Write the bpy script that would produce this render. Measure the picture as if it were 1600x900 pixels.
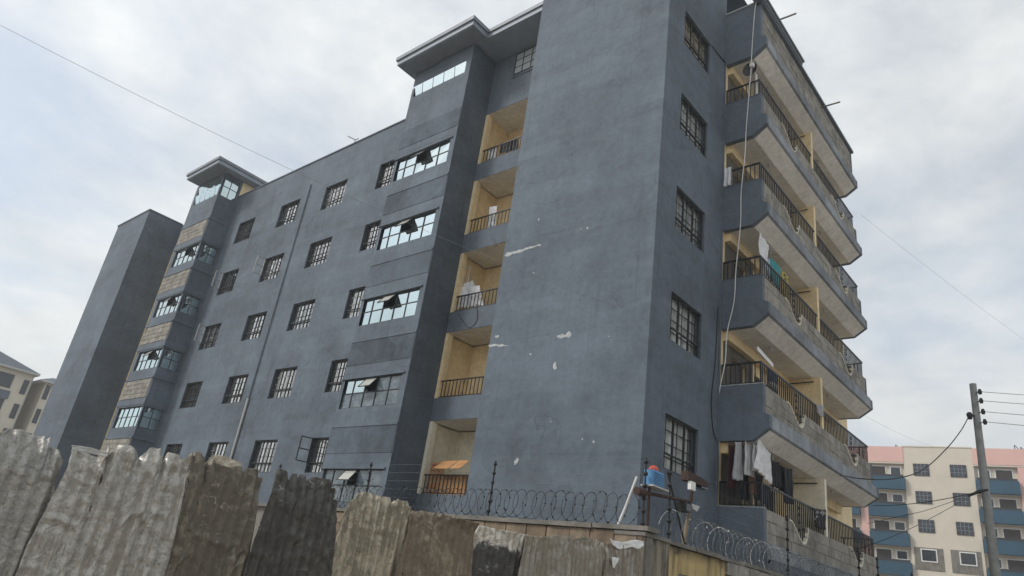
import bpy, bmesh, math, random
from mathutils import Vector, Matrix, noise
random.seed(7)
for o in list(bpy.data.objects): bpy.data.objects.remove(o)
sc = bpy.context.scene
col = sc.collection
R = math.radians

# ------------------------------------------------------------------ camera
CAM = Vector((7.4711, -12.4982, -0.6432)); FPX = 1099.16
AX, AY, AZ = 1.9768, 0.1477, 0.7520
RC = Matrix.Rotation(AZ, 3, 'Z') @ Matrix.Rotation(AX, 3, 'X') @ Matrix.Rotation(AY, 3, 'Z')
cd = bpy.data.cameras.new('camera'); cam = bpy.data.objects.new('camera', cd); col.objects.link(cam)
cam.matrix_world = Matrix.Translation(CAM) @ RC.to_4x4()
cd.sensor_width = 36; cd.lens = FPX / 1600 * 36; cd.clip_start = .05; cd.clip_end = 5000
sc.camera = cam

# ------------------------------------------------------------------ light
SUN_EL, SUN_AZ = R(42), R(236)       # azimuth of the sun, measured in the xy plane from +x
SD = Vector((math.cos(SUN_EL)*math.cos(SUN_AZ), math.cos(SUN_EL)*math.sin(SUN_AZ), math.sin(SUN_EL)))
w = bpy.data.worlds.new('World'); sc.world = w; w.use_nodes = True
nt = w.node_tree; nt.nodes.clear()
def wn(t, **k):
    n = nt.nodes.new(t)
    for a, b in k.items(): setattr(n, a, b)
    return n
def wm(op, a, b=None, c=None):
    n = wn('ShaderNodeMath', operation=op)
    for i, v in enumerate((a, b, c)):
        if v is None: continue
        if isinstance(v, (int, float)): n.inputs[i].default_value = v
        else: nt.links.new(v, n.inputs[i])
    return n.outputs[0]
sky = wn('ShaderNodeTexSky', sky_type='NISHITA', sun_disc=False, sun_elevation=SUN_EL, sun_rotation=math.pi/2 - SUN_AZ, air_density=1.0, dust_density=1.5)
tc = wn('ShaderNodeTexCoord'); sep = wn('ShaderNodeSeparateXYZ'); nt.links.new(tc.outputs['Generated'], sep.inputs[0])
zz = wm('ADD', wm('MAXIMUM', sep.outputs[2], 0.0), 0.22)
comb = wn('ShaderNodeCombineXYZ'); nt.links.new(wm('DIVIDE', sep.outputs[0], zz), comb.inputs[0]); nt.links.new(wm('DIVIDE', sep.outputs[1], zz), comb.inputs[1])
def wnoise(scale, det, rough, w_=0.0, dist=0.0):
    n = wn('ShaderNodeTexNoise', noise_dimensions='4D'); n.inputs['Scale'].default_value = scale; n.inputs['Detail'].default_value = det
    n.inputs['Roughness'].default_value = rough; n.inputs['W'].default_value = w_; n.inputs['Distortion'].default_value = dist
    nt.links.new(comb.outputs[0], n.inputs['Vector']); return n.outputs['Fac']
n1 = wnoise(1.5, 8, .55, 3.1, .35); n2 = wnoise(3.6, 6, .6, 8.4, .2)
cov = wn('ShaderNodeMapRange'); cov.inputs[1].default_value = .40; cov.inputs[2].default_value = .56; cov.inputs[3].default_value = .52; cov.inputs[4].default_value = 1.0
nt.links.new(wm('ADD', wm('MULTIPLY', n1, .75), wm('MULTIPLY', n2, .25)), cov.inputs[0])
vm = wn('ShaderNodeVectorMath', operation='DOT_PRODUCT'); nt.links.new(tc.outputs['Generated'], vm.inputs[0]); vm.inputs[1].default_value = SD
glow = wn('ShaderNodeMapRange'); glow.inputs[1].default_value = -.6; glow.inputs[2].default_value = 1; glow.inputs[3].default_value = 6.0; glow.inputs[4].default_value = 7.8
nt.links.new(vm.outputs['Value'], glow.inputs[0])
tex = wn('ShaderNodeMapRange'); tex.inputs[1].default_value = .3; tex.inputs[2].default_value = .7; tex.inputs[3].default_value = .90; tex.inputs[4].default_value = 1.09
nt.links.new(n2, tex.inputs[0])
cl = wn('ShaderNodeMix', data_type='RGBA', blend_type='MULTIPLY'); cl.inputs['Factor'].default_value = 1
cl.inputs['A'].default_value = (.97, 1.0, 1.005, 1)
nt.links.new(wm('MULTIPLY', glow.outputs[0], tex.outputs[0]), cl.inputs['B'])
mixc = wn('ShaderNodeMix', data_type='RGBA'); nt.links.new(cov.outputs[0], mixc.inputs['Factor'])
skb = wn('ShaderNodeMix', data_type='RGBA', blend_type='MULTIPLY'); skb.inputs['Factor'].default_value = 1; skb.inputs['B'].default_value = (1.55, 1.5, 1.4, 1)
nt.links.new(sky.outputs[0], skb.inputs['A'])
nt.links.new(skb.outputs['Result'], mixc.inputs['A']); nt.links.new(cl.outputs['Result'], mixc.inputs['B'])
bg = wn('ShaderNodeBackground'); bg.inputs['Strength'].default_value = .10
out = wn('ShaderNodeOutputWorld'); nt.links.new(mixc.outputs['Result'], bg.inputs[0]); nt.links.new(bg.outputs[0], out.inputs[0])
sl = bpy.data.lights.new('sun', 'SUN'); sl.energy = 1.5; sl.angle = R(14); sl.color = (1, .965, .91)
so = bpy.data.objects.new('sun', sl); col.objects.link(so); so.rotation_euler = SD.to_track_quat('Z', 'Y').to_euler(); so.location = SD*60
sc.view_settings.view_transform = 'Standard'; sc.view_settings.look = 'None'; sc.view_settings.exposure = 0.34; sc.view_settings.gamma = 1
sc.cycles.diffuse_bounces = 6; sc.cycles.max_bounces = 12

# ------------------------------------------------------------------ helpers
def ray(u, v): return RC @ Vector(((u-800)/FPX, -(v-450)/FPX, -1))
def onX(u, v, x): r = ray(u, v); return CAM + r*((x-CAM.x)/r.x)
def onY(u, v, y): r = ray(u, v); return CAM + r*((y-CAM.y)/r.y)
def onZ(u, v, z): r = ray(u, v); return CAM + r*((z-CAM.z)/r.z)
def atD(u, v, D): r = ray(u, v); return CAM + r*(D/math.hypot(r.x, r.y))

class MB:
    def __init__(s): s.v = []; s.f = []; s.m = []; s.mi = 0
    def face(s, pts):
        n = len(s.v); s.v += [tuple(p) for p in pts]; s.f.append(tuple(range(n, n+len(pts)))); s.m.append(s.mi); return s
    def box(s, a, b):
        x0, x1 = sorted((a[0], b[0])); y0, y1 = sorted((a[1], b[1])); z0, z1 = sorted((a[2], b[2]))
        n = len(s.v); s.v += [(x, y, z) for z in (z0, z1) for y in (y0, y1) for x in (x0, x1)]
        for f in ((0,2,3,1), (4,5,7,6), (0,1,5,4), (2,6,7,3), (0,4,6,2), (1,3,7,5)): s.f.append(tuple(n+i for i in f)); s.m.append(s.mi)
        return s
    def bar(s, a, b, w_, d_=None):                      # square bar between two points
        return s.tube([a, b], w_/2*1.414, 4, True)
    def tube(s, path, r, seg=6, cap=True):
        P = [Vector(p) for p in path]; rings = []
        up = None
        for i, p in enumerate(P):
            t = (P[min(i+1, len(P)-1)] - P[max(i-1, 0)]).normalized()
            if up is None: up = Vector((0,0,1)) if abs(t.z) < .9 else Vector((1,0,0))
            a = t.cross(up)
            if a.length < 1e-4: a = t.cross(Vector((1,.3,.2)))
            a.normalize(); b = a.cross(t).normalized(); up = b
            rr = r[i] if isinstance(r, (list, tuple)) else r
            n = len(s.v)
            for k in range(seg):
                q = 2*math.pi*(k+.5)/seg; s.v.append(tuple(p + a*math.cos(q)*rr + b*math.sin(q)*rr))
            rings.append(n)
        for i in range(len(rings)-1):
            for k in range(seg):
                k2 = (k+1) % seg; s.f.append((rings[i]+k, rings[i+1]+k, rings[i+1]+k2, rings[i]+k2)); s.m.append(s.mi)
        if cap:
            s.f.append(tuple(rings[0]+k for k in range(seg))); s.m.append(s.mi)
            s.f.append(tuple(rings[-1]+k for k in reversed(range(seg)))); s.m.append(s.mi)
        return s
    def prism(s, poly, axis, a0, a1):                  # poly in the two other axes, extruded along axis
        def P(p, a):
            return {'x': (a, p[0], p[1]), 'y': (p[0], a, p[1]), 'z': (p[0], p[1], a)}[axis]
        n = len(s.v); k = len(poly)
        s.v += [P(p, a0) for p in poly] + [P(p, a1) for p in poly]
        s.f.append(tuple(n+i for i in range(k))); s.m.append(s.mi)
        s.f.append(tuple(n+k+i for i in reversed(range(k)))); s.m.append(s.mi)
        for i in range(k):
            j = (i+1) % k; s.f.append((n+i, n+k+i, n+k+j, n+j)); s.m.append(s.mi)
        return s
    def wall(s, axis, c, a0, a1, z0, z1, holes=(), depth=.18, sgn=1):
        """sheet on plane axis=c with rectangular holes; reveals run sgn*depth inwards"""
        A = sorted({a0, a1, *[h[0] for h in holes], *[h[1] for h in holes]}); Z = sorted({z0, z1, *[h[2] for h in holes], *[h[3] for h in holes]})
        P = (lambda a, z, d=0: (c+sgn*d, a, z)) if axis == 'x' else (lambda a, z, d=0: (a, c+sgn*d, z))
        for i in range(len(A)-1):
            for j in range(len(Z)-1):
                am, zm = (A[i]+A[i+1])/2, (Z[j]+Z[j+1])/2
                if am < a0 or am > a1 or zm < z0 or zm > z1: continue
                if any(h[0] < am < h[1] and h[2] < zm < h[3] for h in holes): continue
                s.face([P(A[i], Z[j]), P(A[i+1], Z[j]), P(A[i+1], Z[j+1]), P(A[i], Z[j+1])])
        for h in holes:
            for q in (((h[0],h[2]),(h[1],h[2])), ((h[1],h[2]),(h[1],h[3])), ((h[1],h[3]),(h[0],h[3])), ((h[0],h[3]),(h[0],h[2]))):
                s.face([P(*q[0]), P(*q[1]), P(*q[1], depth), P(*q[0], depth)])
        return s
    def grid(s, fn, nu, nv):
        n = len(s.v)
        for j in range(nv+1):
            for i in range(nu+1): s.v.append(tuple(fn(i/nu, j/nv)))
        for j in range(nv):
            for i in range(nu):
                a = n + j*(nu+1) + i; s.f.append((a, a+1, a+nu+2, a+nu+1)); s.m.append(s.mi)
        return s
    def mesh(s, name, mats):
        me = bpy.data.meshes.new(name); me.from_pydata(s.v, [], s.f)
        if not isinstance(mats, (list, tuple)): mats = [mats]
        for m in mats: me.materials.append(m)
        me.polygons.foreach_set('material_index', s.m); me.update(); return me
    def build(s, name, mats, parent=None, smooth=False, recalc=True, merge=False):
        me = s.mesh(name, mats)
        if recalc or merge:
            bm = bmesh.new(); bm.from_mesh(me)
            if merge: bmesh.ops.remove_doubles(bm, verts=bm.verts, dist=1e-4)
            bmesh.ops.recalc_face_normals(bm, faces=bm.faces); bm.to_mesh(me); bm.free()
        if smooth: me.shade_smooth()
        return link(name, me, parent)
def base_of(p):
    v = Vector((0,0,0))
    while p is not None: v += p.location; p = p.parent
    return v
def link(name, me, parent=None, loc=None):
    o = bpy.data.objects.new(name, me); col.objects.link(o)
    if parent is not None:
        o.parent = parent; o.location = -base_of(parent) if loc is None else Vector(loc) - base_of(parent)
    elif loc is not None: o.location = loc
    return o
def tag(o, label=None, cat=None, group=None, kind=None):
    if label: o['label'] = label
    if cat: o['category'] = cat
    if group: o['group'] = group
    if kind: o['kind'] = kind
    return o
def thing(name, label, cat, loc, group=None):
    o = bpy.data.objects.new(name, None); col.objects.link(o); o.location = loc; o.empty_display_size = .2
    return tag(o, label, cat, group)
def rebase(o, p):
    """move a mesh's origin to p (a thing's base) keeping it in place"""
    p = Vector(p); o.data.transform(Matrix.Translation(-p)); o.location = p; return o

# ------------------------------------------------------------------ materials
class NT:
    def __init__(s, name):
        s.m = bpy.data.materials.new(name); s.m.use_nodes = True; s.t = s.m.node_tree; s.t.nodes.clear()
        s.o = s.t.nodes.new('ShaderNodeOutputMaterial'); s.b = s.n('ShaderNodeBsdfPrincipled'); s.l(s.b.outputs[0], s.o.inputs[0])
    def n(s, t, **k):
        x = s.t.nodes.new(t)
        for a, b in k.items(): setattr(x, a, b)
        return x
    def l(s, a, b): s.t.links.new(a, b)
    def pos(s, scale=(1,1,1), obj=False):
        g = s.n('ShaderNodeTexCoord').outputs['Object'] if obj else s.n('ShaderNodeNewGeometry').outputs['Position']
        v = s.n('ShaderNodeVectorMath', operation='MULTIPLY'); s.l(g, v.inputs[0]); v.inputs[1].default_value = scale; return v.outputs[0]
    def noise(s, vec, scale, det=5, rough=.6, dist=0):
        x = s.n('ShaderNodeTexNoise'); x.inputs['Scale'].default_value = scale; x.inputs['Detail'].default_value = det
        x.inputs['Roughness'].default_value = rough; x.inputs['Distortion'].default_value = dist; s.l(vec, x.inputs['Vector']); return x.outputs['Fac']
    def math(s, op, a, b=0, clamp=False):
        x = s.n('ShaderNodeMath', operation=op); x.use_clamp = clamp
        for i, v in enumerate((a, b)):
            if isinstance(v, (int, float)): x.inputs[i].default_value = v
            else: s.l(v, x.inputs[i])
        return x.outputs[0]
    def rng(s, v, a, b, c, d):
        x = s.n('ShaderNodeMapRange'); s.l(v, x.inputs[0])
        for i, q in enumerate((a, b, c, d)): x.inputs[i+1].default_value = q
        return x.outputs[0]
    def mix(s, f, a, b, mode='MIX'):
        x = s.n('ShaderNodeMix', data_type='RGBA', blend_type=mode)
        for nm, v in (('Factor', f), ('A', a), ('B', b)):
            if isinstance(v, (int, float)): x.inputs[nm].default_value = v
            elif isinstance(v, tuple): x.inputs[nm].default_value = v if len(v) == 4 else v+(1,)
            else: s.l(v, x.inputs[nm])
        return x.outputs['Result']
    def bump(s, h, strength=.3, dist=.02):
        x = s.n('ShaderNodeBump'); x.inputs['Strength'].default_value = strength; x.inputs['Distance'].default_value = dist
        s.l(h, x.inputs['Height']); s.l(x.outputs[0], s.b.inputs['Normal']); return x
    def set(s, color=None, rough=None, metal=None, spec=None):
        for nm, v in (('Base Color', color), ('Roughness', rough), ('Metallic', metal), ('Specular IOR Level', spec)):
            if v is None: continue
            if isinstance(v, (int, float)): s.b.inputs[nm].default_value = v
            elif isinstance(v, tuple): s.b.inputs[nm].default_value = v if len(v) == 4 else v+(1,)
            else: s.l(v, s.b.inputs[nm])
        return s
def sc3(c, k): return tuple(x*k for x in c)

def plaster(name, c, patch=.17, streak=.10, lines=True, rough=.8, bumps=.35, dirt=(.05,.052,.055), dirty=.0):
    t = NT(name); p = t.pos()
    big = t.noise(p, .33, 4, .55, .6); mid = t.noise(p, 1.7, 6, .62, .3); fine = t.noise(p, 26, 4, .6)
    st = t.noise(t.pos((1.1, 1.1, .22)), 1.0, 6, .65, .4)
    f = t.math('ADD', t.rng(big, .3, .7, 1-patch, 1+patch), t.rng(mid, .3, .7, -patch*.55, patch*.55))
    f = t.math('ADD', f, t.rng(st, .35, .7, streak*.5, -streak))
    f = t.math('ADD', f, t.rng(fine, .3, .7, -.06, .06))
    if lines:   # faint construction joints at each floor and rough horizontal trowel bands
        sx = t.n('ShaderNodeSeparateXYZ'); t.l(p, sx.inputs[0])
        wz = t.math('ADD', sx.outputs[2], t.rng(t.noise(p, .8, 4), 0, 1, -.12, .12))
        fr = t.math('FRACT', t.math('DIVIDE', t.math('ADD', wz, -.85+29), 2.9))
        ln = t.rng(t.math('ABSOLUTE', t.math('ADD', fr, -.5)), 0, .012, 1, 0)
        ln = t.math('MULTIPLY', ln, t.rng(t.noise(p, .5, 3), .42, .62, 0, 1))
        f = t.math('ADD', f, t.math('MULTIPLY', ln, -.20))
        bd = t.noise(t.pos((.10, .10, .9)), 1.3, 5, .6, .3)
        f = t.math('ADD', f, t.rng(bd, .44, .56, -.055, .05))
    f = t.math('ADD', f, t.rng(t.noise(p, 5.5, 10, .76, .4), .33, .67, -.15, .15))
    vb = t.n('ShaderNodeTexVoronoi', distance='CHEBYCHEV'); vb.inputs['Scale'].default_value = .5; t.l(t.pos((.9, .9, 1.5)), vb.inputs['Vector']); sv = t.n('ShaderNodeSeparateColor'); t.l(vb.outputs['Color'], sv.inputs[0])
    f = t.math('ADD', f, t.rng(sv.outputs[0], 0, 1, -patch*.48, patch*.48))                      # patch repairs painted over
    rn = t.noise(t.pos((6.5, 6.5, .10)), 1.0, 4, .6); f = t.math('ADD', f, t.math('MULTIPLY', t.rng(rn, .58, .72, 0, -.22), t.rng(big, .4, .6, 0, 1)))      # rain runs
    vc = t.n('ShaderNodeTexVoronoi', feature='DISTANCE_TO_EDGE'); vc.inputs['Scale'].default_value = .42; va_ = t.n('ShaderNodeVectorMath', operation='ADD'); t.l(p, va_.inputs[0])
    nc_ = t.n('ShaderNodeTexNoise'); nc_.inputs['Scale'].default_value = 1.1; nc_.inputs['Detail'].default_value = 7; t.l(p, nc_.inputs['Vector']); t.l(nc_.outputs['Color'], va_.inputs[1]); t.l(va_.outputs[0], vc.inputs['Vector'])
    crk = t.math('MULTIPLY', t.rng(vc.outputs['Distance'], 0, .006, 1, 0), t.rng(t.noise(p, .4, 3), .50, .58, 0, 1)); f = t.math('ADD', f, t.math('MULTIPLY', crk, -.32))      # hairline cracks
    colr = t.mix(1, (c[0], c[1], c[2], 1), f, 'MULTIPLY')
    # scratches where pale undercoat shows
    sp = t.noise(t.pos((1.0, 1.0, .35)), 9, 3, .7); spm = t.rng(sp, .735, .75, 0, .5)
    colr = t.mix(spm, colr, (.36, .38, .39))
    if dirty: colr = t.mix(t.rng(t.noise(t.pos((1.5,1.5,.5)), 1.3, 6, .7), .5, .75, 0, dirty), colr, dirt)
    t.set(colr, rough, 0, .3); t.bump(t.math('ADD', t.math('MULTIPLY', fine, .35), mid), bumps, .03); return t.m
def paint(name, c, rough=.6, var=.12, bumps=.1, metal=0, obj=False, scale=3.0, spec=.4):
    t = NT(name); p = t.pos(obj=obj); n = t.noise(p, scale, 6, .65, .2); n2 = t.noise(p, scale*9, 3, .6)
    f = t.math('ADD', t.rng(n, .3, .7, 1-var, 1+var), t.rng(n2, .3, .7, -var*.3, var*.3))
    t.set(t.mix(1, (c[0], c[1], c[2], 1), f, 'MULTIPLY'), rough, metal, spec)
    if bumps: t.bump(n2, bumps, .01)
    return t.m
def stone(name, c, c2, soot=.5):
    t = NT(name); p = t.pos(); rnd = t.n('ShaderNodeObjectInfo').outputs['Random']
    n = t.noise(p, 4, 7, .7, .3); f = t.noise(p, 40, 4, .7)
    a = t.mix(rnd, c, c2); a = t.mix(1, a, t.math('ADD', t.rng(n, .25, .75, .65, 1.3), t.rng(f, .3, .7, -.14, .14)), 'MULTIPLY')
    a = t.mix(t.rng(t.noise(t.pos((1.4,1.4,.7)), 1.1, 5, .7), .48, .72, 0, soot), a, (.055, .052, .047))
    t.set(a, .9, 0, .2); t.bump(t.math('ADD', n, f), .6, .02); return t.m
M = {}
GREY = (.116, .143, .174)
M['grey'] = plaster('slate_paint', GREY)
M['rough'] = plaster('slate_paint_rough', sc3(GREY, .80), .30, .12, False, .9, .9)
M['bluegrey'] = plaster('slate_paint_trim', (.122, .149, .180), .14, .1, False)
M['fasciapl'] = plaster('weathered_fascia', (.25, .27, .295), .30, .22, False, .85, .6, (.10,.10,.095), .45)
M['yellow'] = plaster('cream_yellow_paint', (.82, .66, .40), .07, .08, False, .7, .15, (.2,.15,.08), .12)
M['cream'] = plaster('cream_paint', (.80, .75, .60), .07, .08, False, .7, .15, (.2,.17,.1), .15)
M['soffit'] = plaster('soffit_paint', (.76, .745, .70), .10, .02, False, .8, .15, (.25,.2,.13), .25)
M['stone'] = stone('quarry_stone', (.265, .25, .22), (.345, .325, .285), .6)
M['mortar'] = paint('mortar', (.19, .18, .16), .95, .3, .5)
M['frame'] = paint('dark_frame', (.028, .029, .031), .5, .2, 0)
M['iron'] = paint('black_iron', (.012, .012, .013), .45, .25, 0)
M['white'] = paint('white_paint', (.72, .72, .70), .5, .08, .05)
M['bar'] = paint('grille_white', (.42, .42, .40), .5, .1, 0)
M['chip'] = paint('bare_plaster', (.42, .44, .44), .9, .35, .5, scale=9)
M['dark'] = paint('dark_interior', (.02, .02, .02), .9, .1, 0)
M['door'] = paint('brown_door', (.035, .024, .018), .55, .3, .05)
M['roofmetal'] = paint('roof_sheet', (.19, .215, .245), .5, .15, .05)
M['fascia'] = paint('fascia_board', (.27, .31, .36), .55, .1, .05)
M['steel'] = paint('galvanised_wire', (.16, .16, .155), .45, .3, 0, .6)
M['rust'] = paint('rusty_steel', (.055, .032, .025), .85, .4, .3, 0, scale=8)
M['black'] = paint('black_plastic', (.012, .012, .012), .5, .1, 0)
M['wood'] = paint('weathered_wood', (.22, .175, .12), .85, .3, .4)
M['concrete'] = paint('old_concrete', (.17, .16, .14), .92, .35, .6, scale=2.5)
def glass():
  t = NT('mirror_glass'); p = t.pos(); t.set((.53, .64, .67), .045, 1.0); t.bump(t.noise(p, 1.4, 2, .5), .05, .05); M['mirror'] = t.m
  for key, add, k_ in (('glass', .03, .8), ('brightglass', .46, 1.6)):
    t = NT('window_' + key); tr = t.n('ShaderNodeBsdfTransparent'); gl = t.n('ShaderNodeBsdfGlossy'); gl.inputs['Roughness'].default_value = .04
    tr.inputs[0].default_value = (.93, .95, .94, 1); mx = t.n('ShaderNodeMixShader')
    fr = t.n('ShaderNodeFresnel'); fr.inputs[0].default_value = 1.55; t.l(t.math('ADD', t.math('MULTIPLY', fr.outputs[0], k_), add, True), mx.inputs[0])
    t.l(tr.outputs[0], mx.inputs[1]); t.l(gl.outputs[0], mx.inputs[2]); t.l(mx.outputs[0], t.o.inputs[0]); M[key] = t.m
glass()
def cloth(name, c, c2=None, pat=0):
    t = NT(name); p = t.pos(); n = t.noise(p, 7, 4, .6)
    a = t.mix(1, c+(1,), t.rng(n, .3, .7, .82, 1.15), 'MULTIPLY')
    if c2:
        if pat == 1:
            v = t.n('ShaderNodeTexVoronoi'); v.inputs['Scale'].default_value = 9; t.l(p, v.inputs['Vector']); m = t.rng(v.outputs['Distance'], .3, .4, 1, 0)
        else:
            m = t.rng(t.noise(t.pos((6,6,.4)), 1.5, 3), .47, .53, 0, 1)
        a = t.mix(m, a, c2)
    t.set(a, .9, 0, .15); t.b.inputs['Sheen Weight'].default_value = .15; return t.m
CURT = [cloth('curtain_cream', (.70,.66,.56), (.5,.42,.30), 2), cloth('curtain_white', (.80,.80,.78), (.66,.66,.66), 2), cloth('curtain_grey', (.55,.56,.57), (.75,.75,.73), 2),
        cloth('curtain_tan', (.50,.38,.24), (.30,.2,.12), 2), cloth('curtain_dark', (.13,.12,.12), (.35,.33,.3), 2)]

# ------------------------------------------------------------------ ground
g = MB(); S = 600
for i in range(12):
    for j in range(12):
        x0, y0 = -S + i*S/6, -S + j*S/6
        g.face([(x0,y0,-2.2), (x0+S/6,y0,-2.2), (x0+S/6,y0+S/6,-2.2), (x0,y0+S/6,-2.2)])
t = NT('earth'); p = t.pos(); n = t.noise(p, .5, 8, .65); n2 = t.noise(p, 6, 5, .7)
t.set(t.mix(n, (.22,.19,.155), (.34,.30,.25)), .95, 0, .15); t.bump(t.math('ADD', n, n2), .6, .06)
tag(g.build('ground', t.m, recalc=False, merge=True), kind='structure')

# ================================================================== APARTMENT BUILDING
H = 2.9; ZG = -2.2
X1, XL, XB1, XB2, XL2, XE1, XE2 = -4.72, -8.71, -11.95, -27.20, -30.30, -33.95, -38.50
YB, YM, YL, YBK = .80, 1.895, 2.02, 14.0
YN, YF = 3.523, 12.523
ZP = 16.97; ZT = 18.9
B = thing('apartment_building', 'dark slate grey six storey apartment block with balconies and barred windows', 'building', (-19, 7, ZG))
colsM = {'A': (-25.98,-24.41), 'B': (-22.03,-20.40), 'C': (-18.37,-16.77), 'D': (-14.54,-12.97)}
WT, WB = 3.446, 2.214
# --- main wall
holes = [(a, b, WB+k*H, WT+k*H) for (a, b) in colsM.values() for k in range(5)]
m = MB().wall('y', YM, XB2, XB1, ZG, ZP, holes, .20)
m.box((XB2+.01, YM-.04, ZP), (XB1-.0, YM+.22, ZP+.06))
main_wall = m.build('wall', M['grey'], B)
# --- front block: front face, its left return, its side wall up to the balconies
m = MB().wall('y', 0, X1, 0, ZG, ZT); m.wall('x', X1, 0, 6, ZG, ZT); m.face([(X1,0,ZT),(0,0,ZT),(0,6,ZT),(X1,6,ZT)])
SYL, SYR, SZT, SZB = .898, 2.461, 3.383, 2.20
sh = [(SYL, SYR, SZB+k*H, SZT+k*H) for k in range(6)]
m.wall('x', 0, 0, YN, ZG, ZT, sh, .20, -1)
front_wall = m.build('wall', M['grey'], B)
# --- end block
m = MB().wall('y', 0, XE2, XE1, ZG, ZP); m.wall('x', XE1, 0, YL, ZG, ZP); m.wall('x', XE2, 0, YBK, ZG, ZP)
m.box((XE2-.04, -.04, ZP), (XE1+.04, YL, ZP+.07)); m.box((XE2-.04, YL, ZP), (XE2+.2, YBK, ZP+.07))
m.build('wall', M['grey'], B)
# --- back wall and roof slab
m = MB().wall('y', YBK, XE2, 0, ZG, ZP); m.build('wall', M['grey'], B)
m = MB()
m.face([(XE2,0,16.45),(XE1,0,16.45),(XE1,YL,16.45),(XL2,YL,16.45),(XL2,YB,16.45),(XB2,YB,16.45),(XB2,YM,16.45),(XB1,YM,16.45),(XB1,YB,16.45),(XL,YB,16.45),(XL,YL,16.45),(X1,YL,16.45),(X1,0.02,16.45),(0,0.02,16.45),(0,YBK,16.45),(XE2,YBK,16.45)])
m.build('roof', M['roofmetal'], B)

# --- windows -------------------------------------------------------------
def curtain(plane, c, a0, a1, z0, z1, mat, parent, inward, cover=1.0, ph=0):
    n = 26; b = MB()
    aa1 = a0 + (a1-a0)*cover
    def fn(u, v):
        a = a0 + (aa1-a0)*u; d = .018*math.sin(u*38+ph) + .012*math.sin(u*17+ph*2)
        z = z0 + (z1-z0)*v
        return (c+inward*(.115+d), a, z) if plane == 'x' else (a, c+inward*(.115+d), z)
    b.grid(fn, n, 1); return b.build('curtain', mat, parent, True, False)
def barred_window(plane, c, a0, a1, z0, z1, inward, nv=4, nh=3, seed=0, sash=None, white=False, bw=.0065, ct=None):
    """steel casement set back in the wall: frame, mullions and burglar bars; pane and curtains behind"""
    rn = random.Random(seed); cc = c + inward*.09
    P = (lambda a, z, d=0: Vector((cc+inward*d, a, z))) if plane == 'x' else (lambda a, z, d=0: Vector((a, cc+inward*d, z)))
    b = MB(); e = .036
    def rect(aa, ab, za, zb, d0, d1): b.box(P(aa, za, d0), P(ab, zb, d1))
    rect(a0, a0+e, z0, z1, -.03, .03); rect(a1-e, a1, z0, z1, -.03, .03); rect(a0+e, a1-e, z1-e, z1, -.03, .03); rect(a0+e, a1-e, z0, z0+e, -.03, .03)
    W = a1-a0
    for f in (1/3, 2/3): rect(a0+W*f-.014, a0+W*f+.014, z0+e, z1-e, -.025, .025)
    zc = z0 + (z1-z0)*.30; rect(a0+e, a1-e, zc-.016, zc+.016, -.027, .022)
    o = b.build('window', M['frame'], B)
    b = MB()
    for i in (1, 3, 5):
        a = a0 + W*i/6
        b.box(P(a-bw, z0+e, .030), P(a+bw, z1-e, .045))
    for j in range(1, nh+1):
        z = z0 + (z1-z0)*j/(nh+1)
        b.box(P(a0+e, z-bw, .046), P(a1-e, z+bw, .060))
    b.build('window_grille', M['frame'] if not white else M['bar'], o)
    b = MB(); b.face([P(a0+e, z0+e, .068), P(a1-e, z0+e, .068), P(a1-e, z1-e, .068), P(a0+e, z1-e, .068)]); b.build('pane', M['brightglass' if plane == 'y' else 'glass'], o, recalc=False)
    mt = CURT[rn.choice([0,1,1,2,2,3]) if ct is None else ct]; cv = rn.choice([.95, .95, .6, .75]) if ct is None else .95
    if cv < .9: 
        curtain(plane, cc, a0-.05, a1+.05, z0-.05, z1+.1, mt, o, inward, cv, seed); curtain(plane, cc+inward*.09, a0+W*(cv+.1), a1+.06, z0-.05, z1+.1, mt, o, inward, 1, seed+2)
    else: curtain(plane, cc, a0-.05, a1+.05, z0-.05, z1+.1, mt, o, inward, 1, seed)
    if sash:   # casement leaf swung outwards on its left jamb
        w_ = W/3-.12; an = R(sash); b = MB(); q0 = P(a0+.02, z0+(z1-z0)*.30)
        outv = Vector((0,-1,0)) if plane == 'y' else Vector((1,0,0)); al = Vector((1,0,0)) if plane == 'y' else Vector((0,1,0))
        dr = (al*math.cos(an) + outv*math.sin(an)); q0 = q0 + outv*.10; hh = (z1-z0)*.68
        for s0, s1 in (((0,0),(w_,0)), ((0,hh),(w_,hh)), ((0,0),(0,hh)), ((w_,0),(w_,hh)), ((0,hh*.5),(w_,hh*.5))):
            b.bar(q0+dr*s0[0]+Vector((0,0,s0[1])), q0+dr*s1[0]+Vector((0,0,s1[1])), .034)
        s_ = b.build('open_sash', M['bar'] if sash < 100 else M['frame'], o)
    return o
sashes = {('A',3): 80, ('B',3): 82, ('A',2): 70, ('D',0): 104}
i = 0
for c_, (a, b_) in colsM.items():
    for k in range(5):
        i += 1; barred_window('y', YM, a, b_, WB+k*H, WT+k*H, 1, 4, 3, i, sashes.get((c_, k)), (i*7) % 3 == 0)
for k in range(6):
    barred_window('x', 0, SYL, SYR, SZB+k*H, SZT+k*H, -1, 4, 3, 40+k, None, False, .011, [1,1,2,1,0,1][k])

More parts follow.
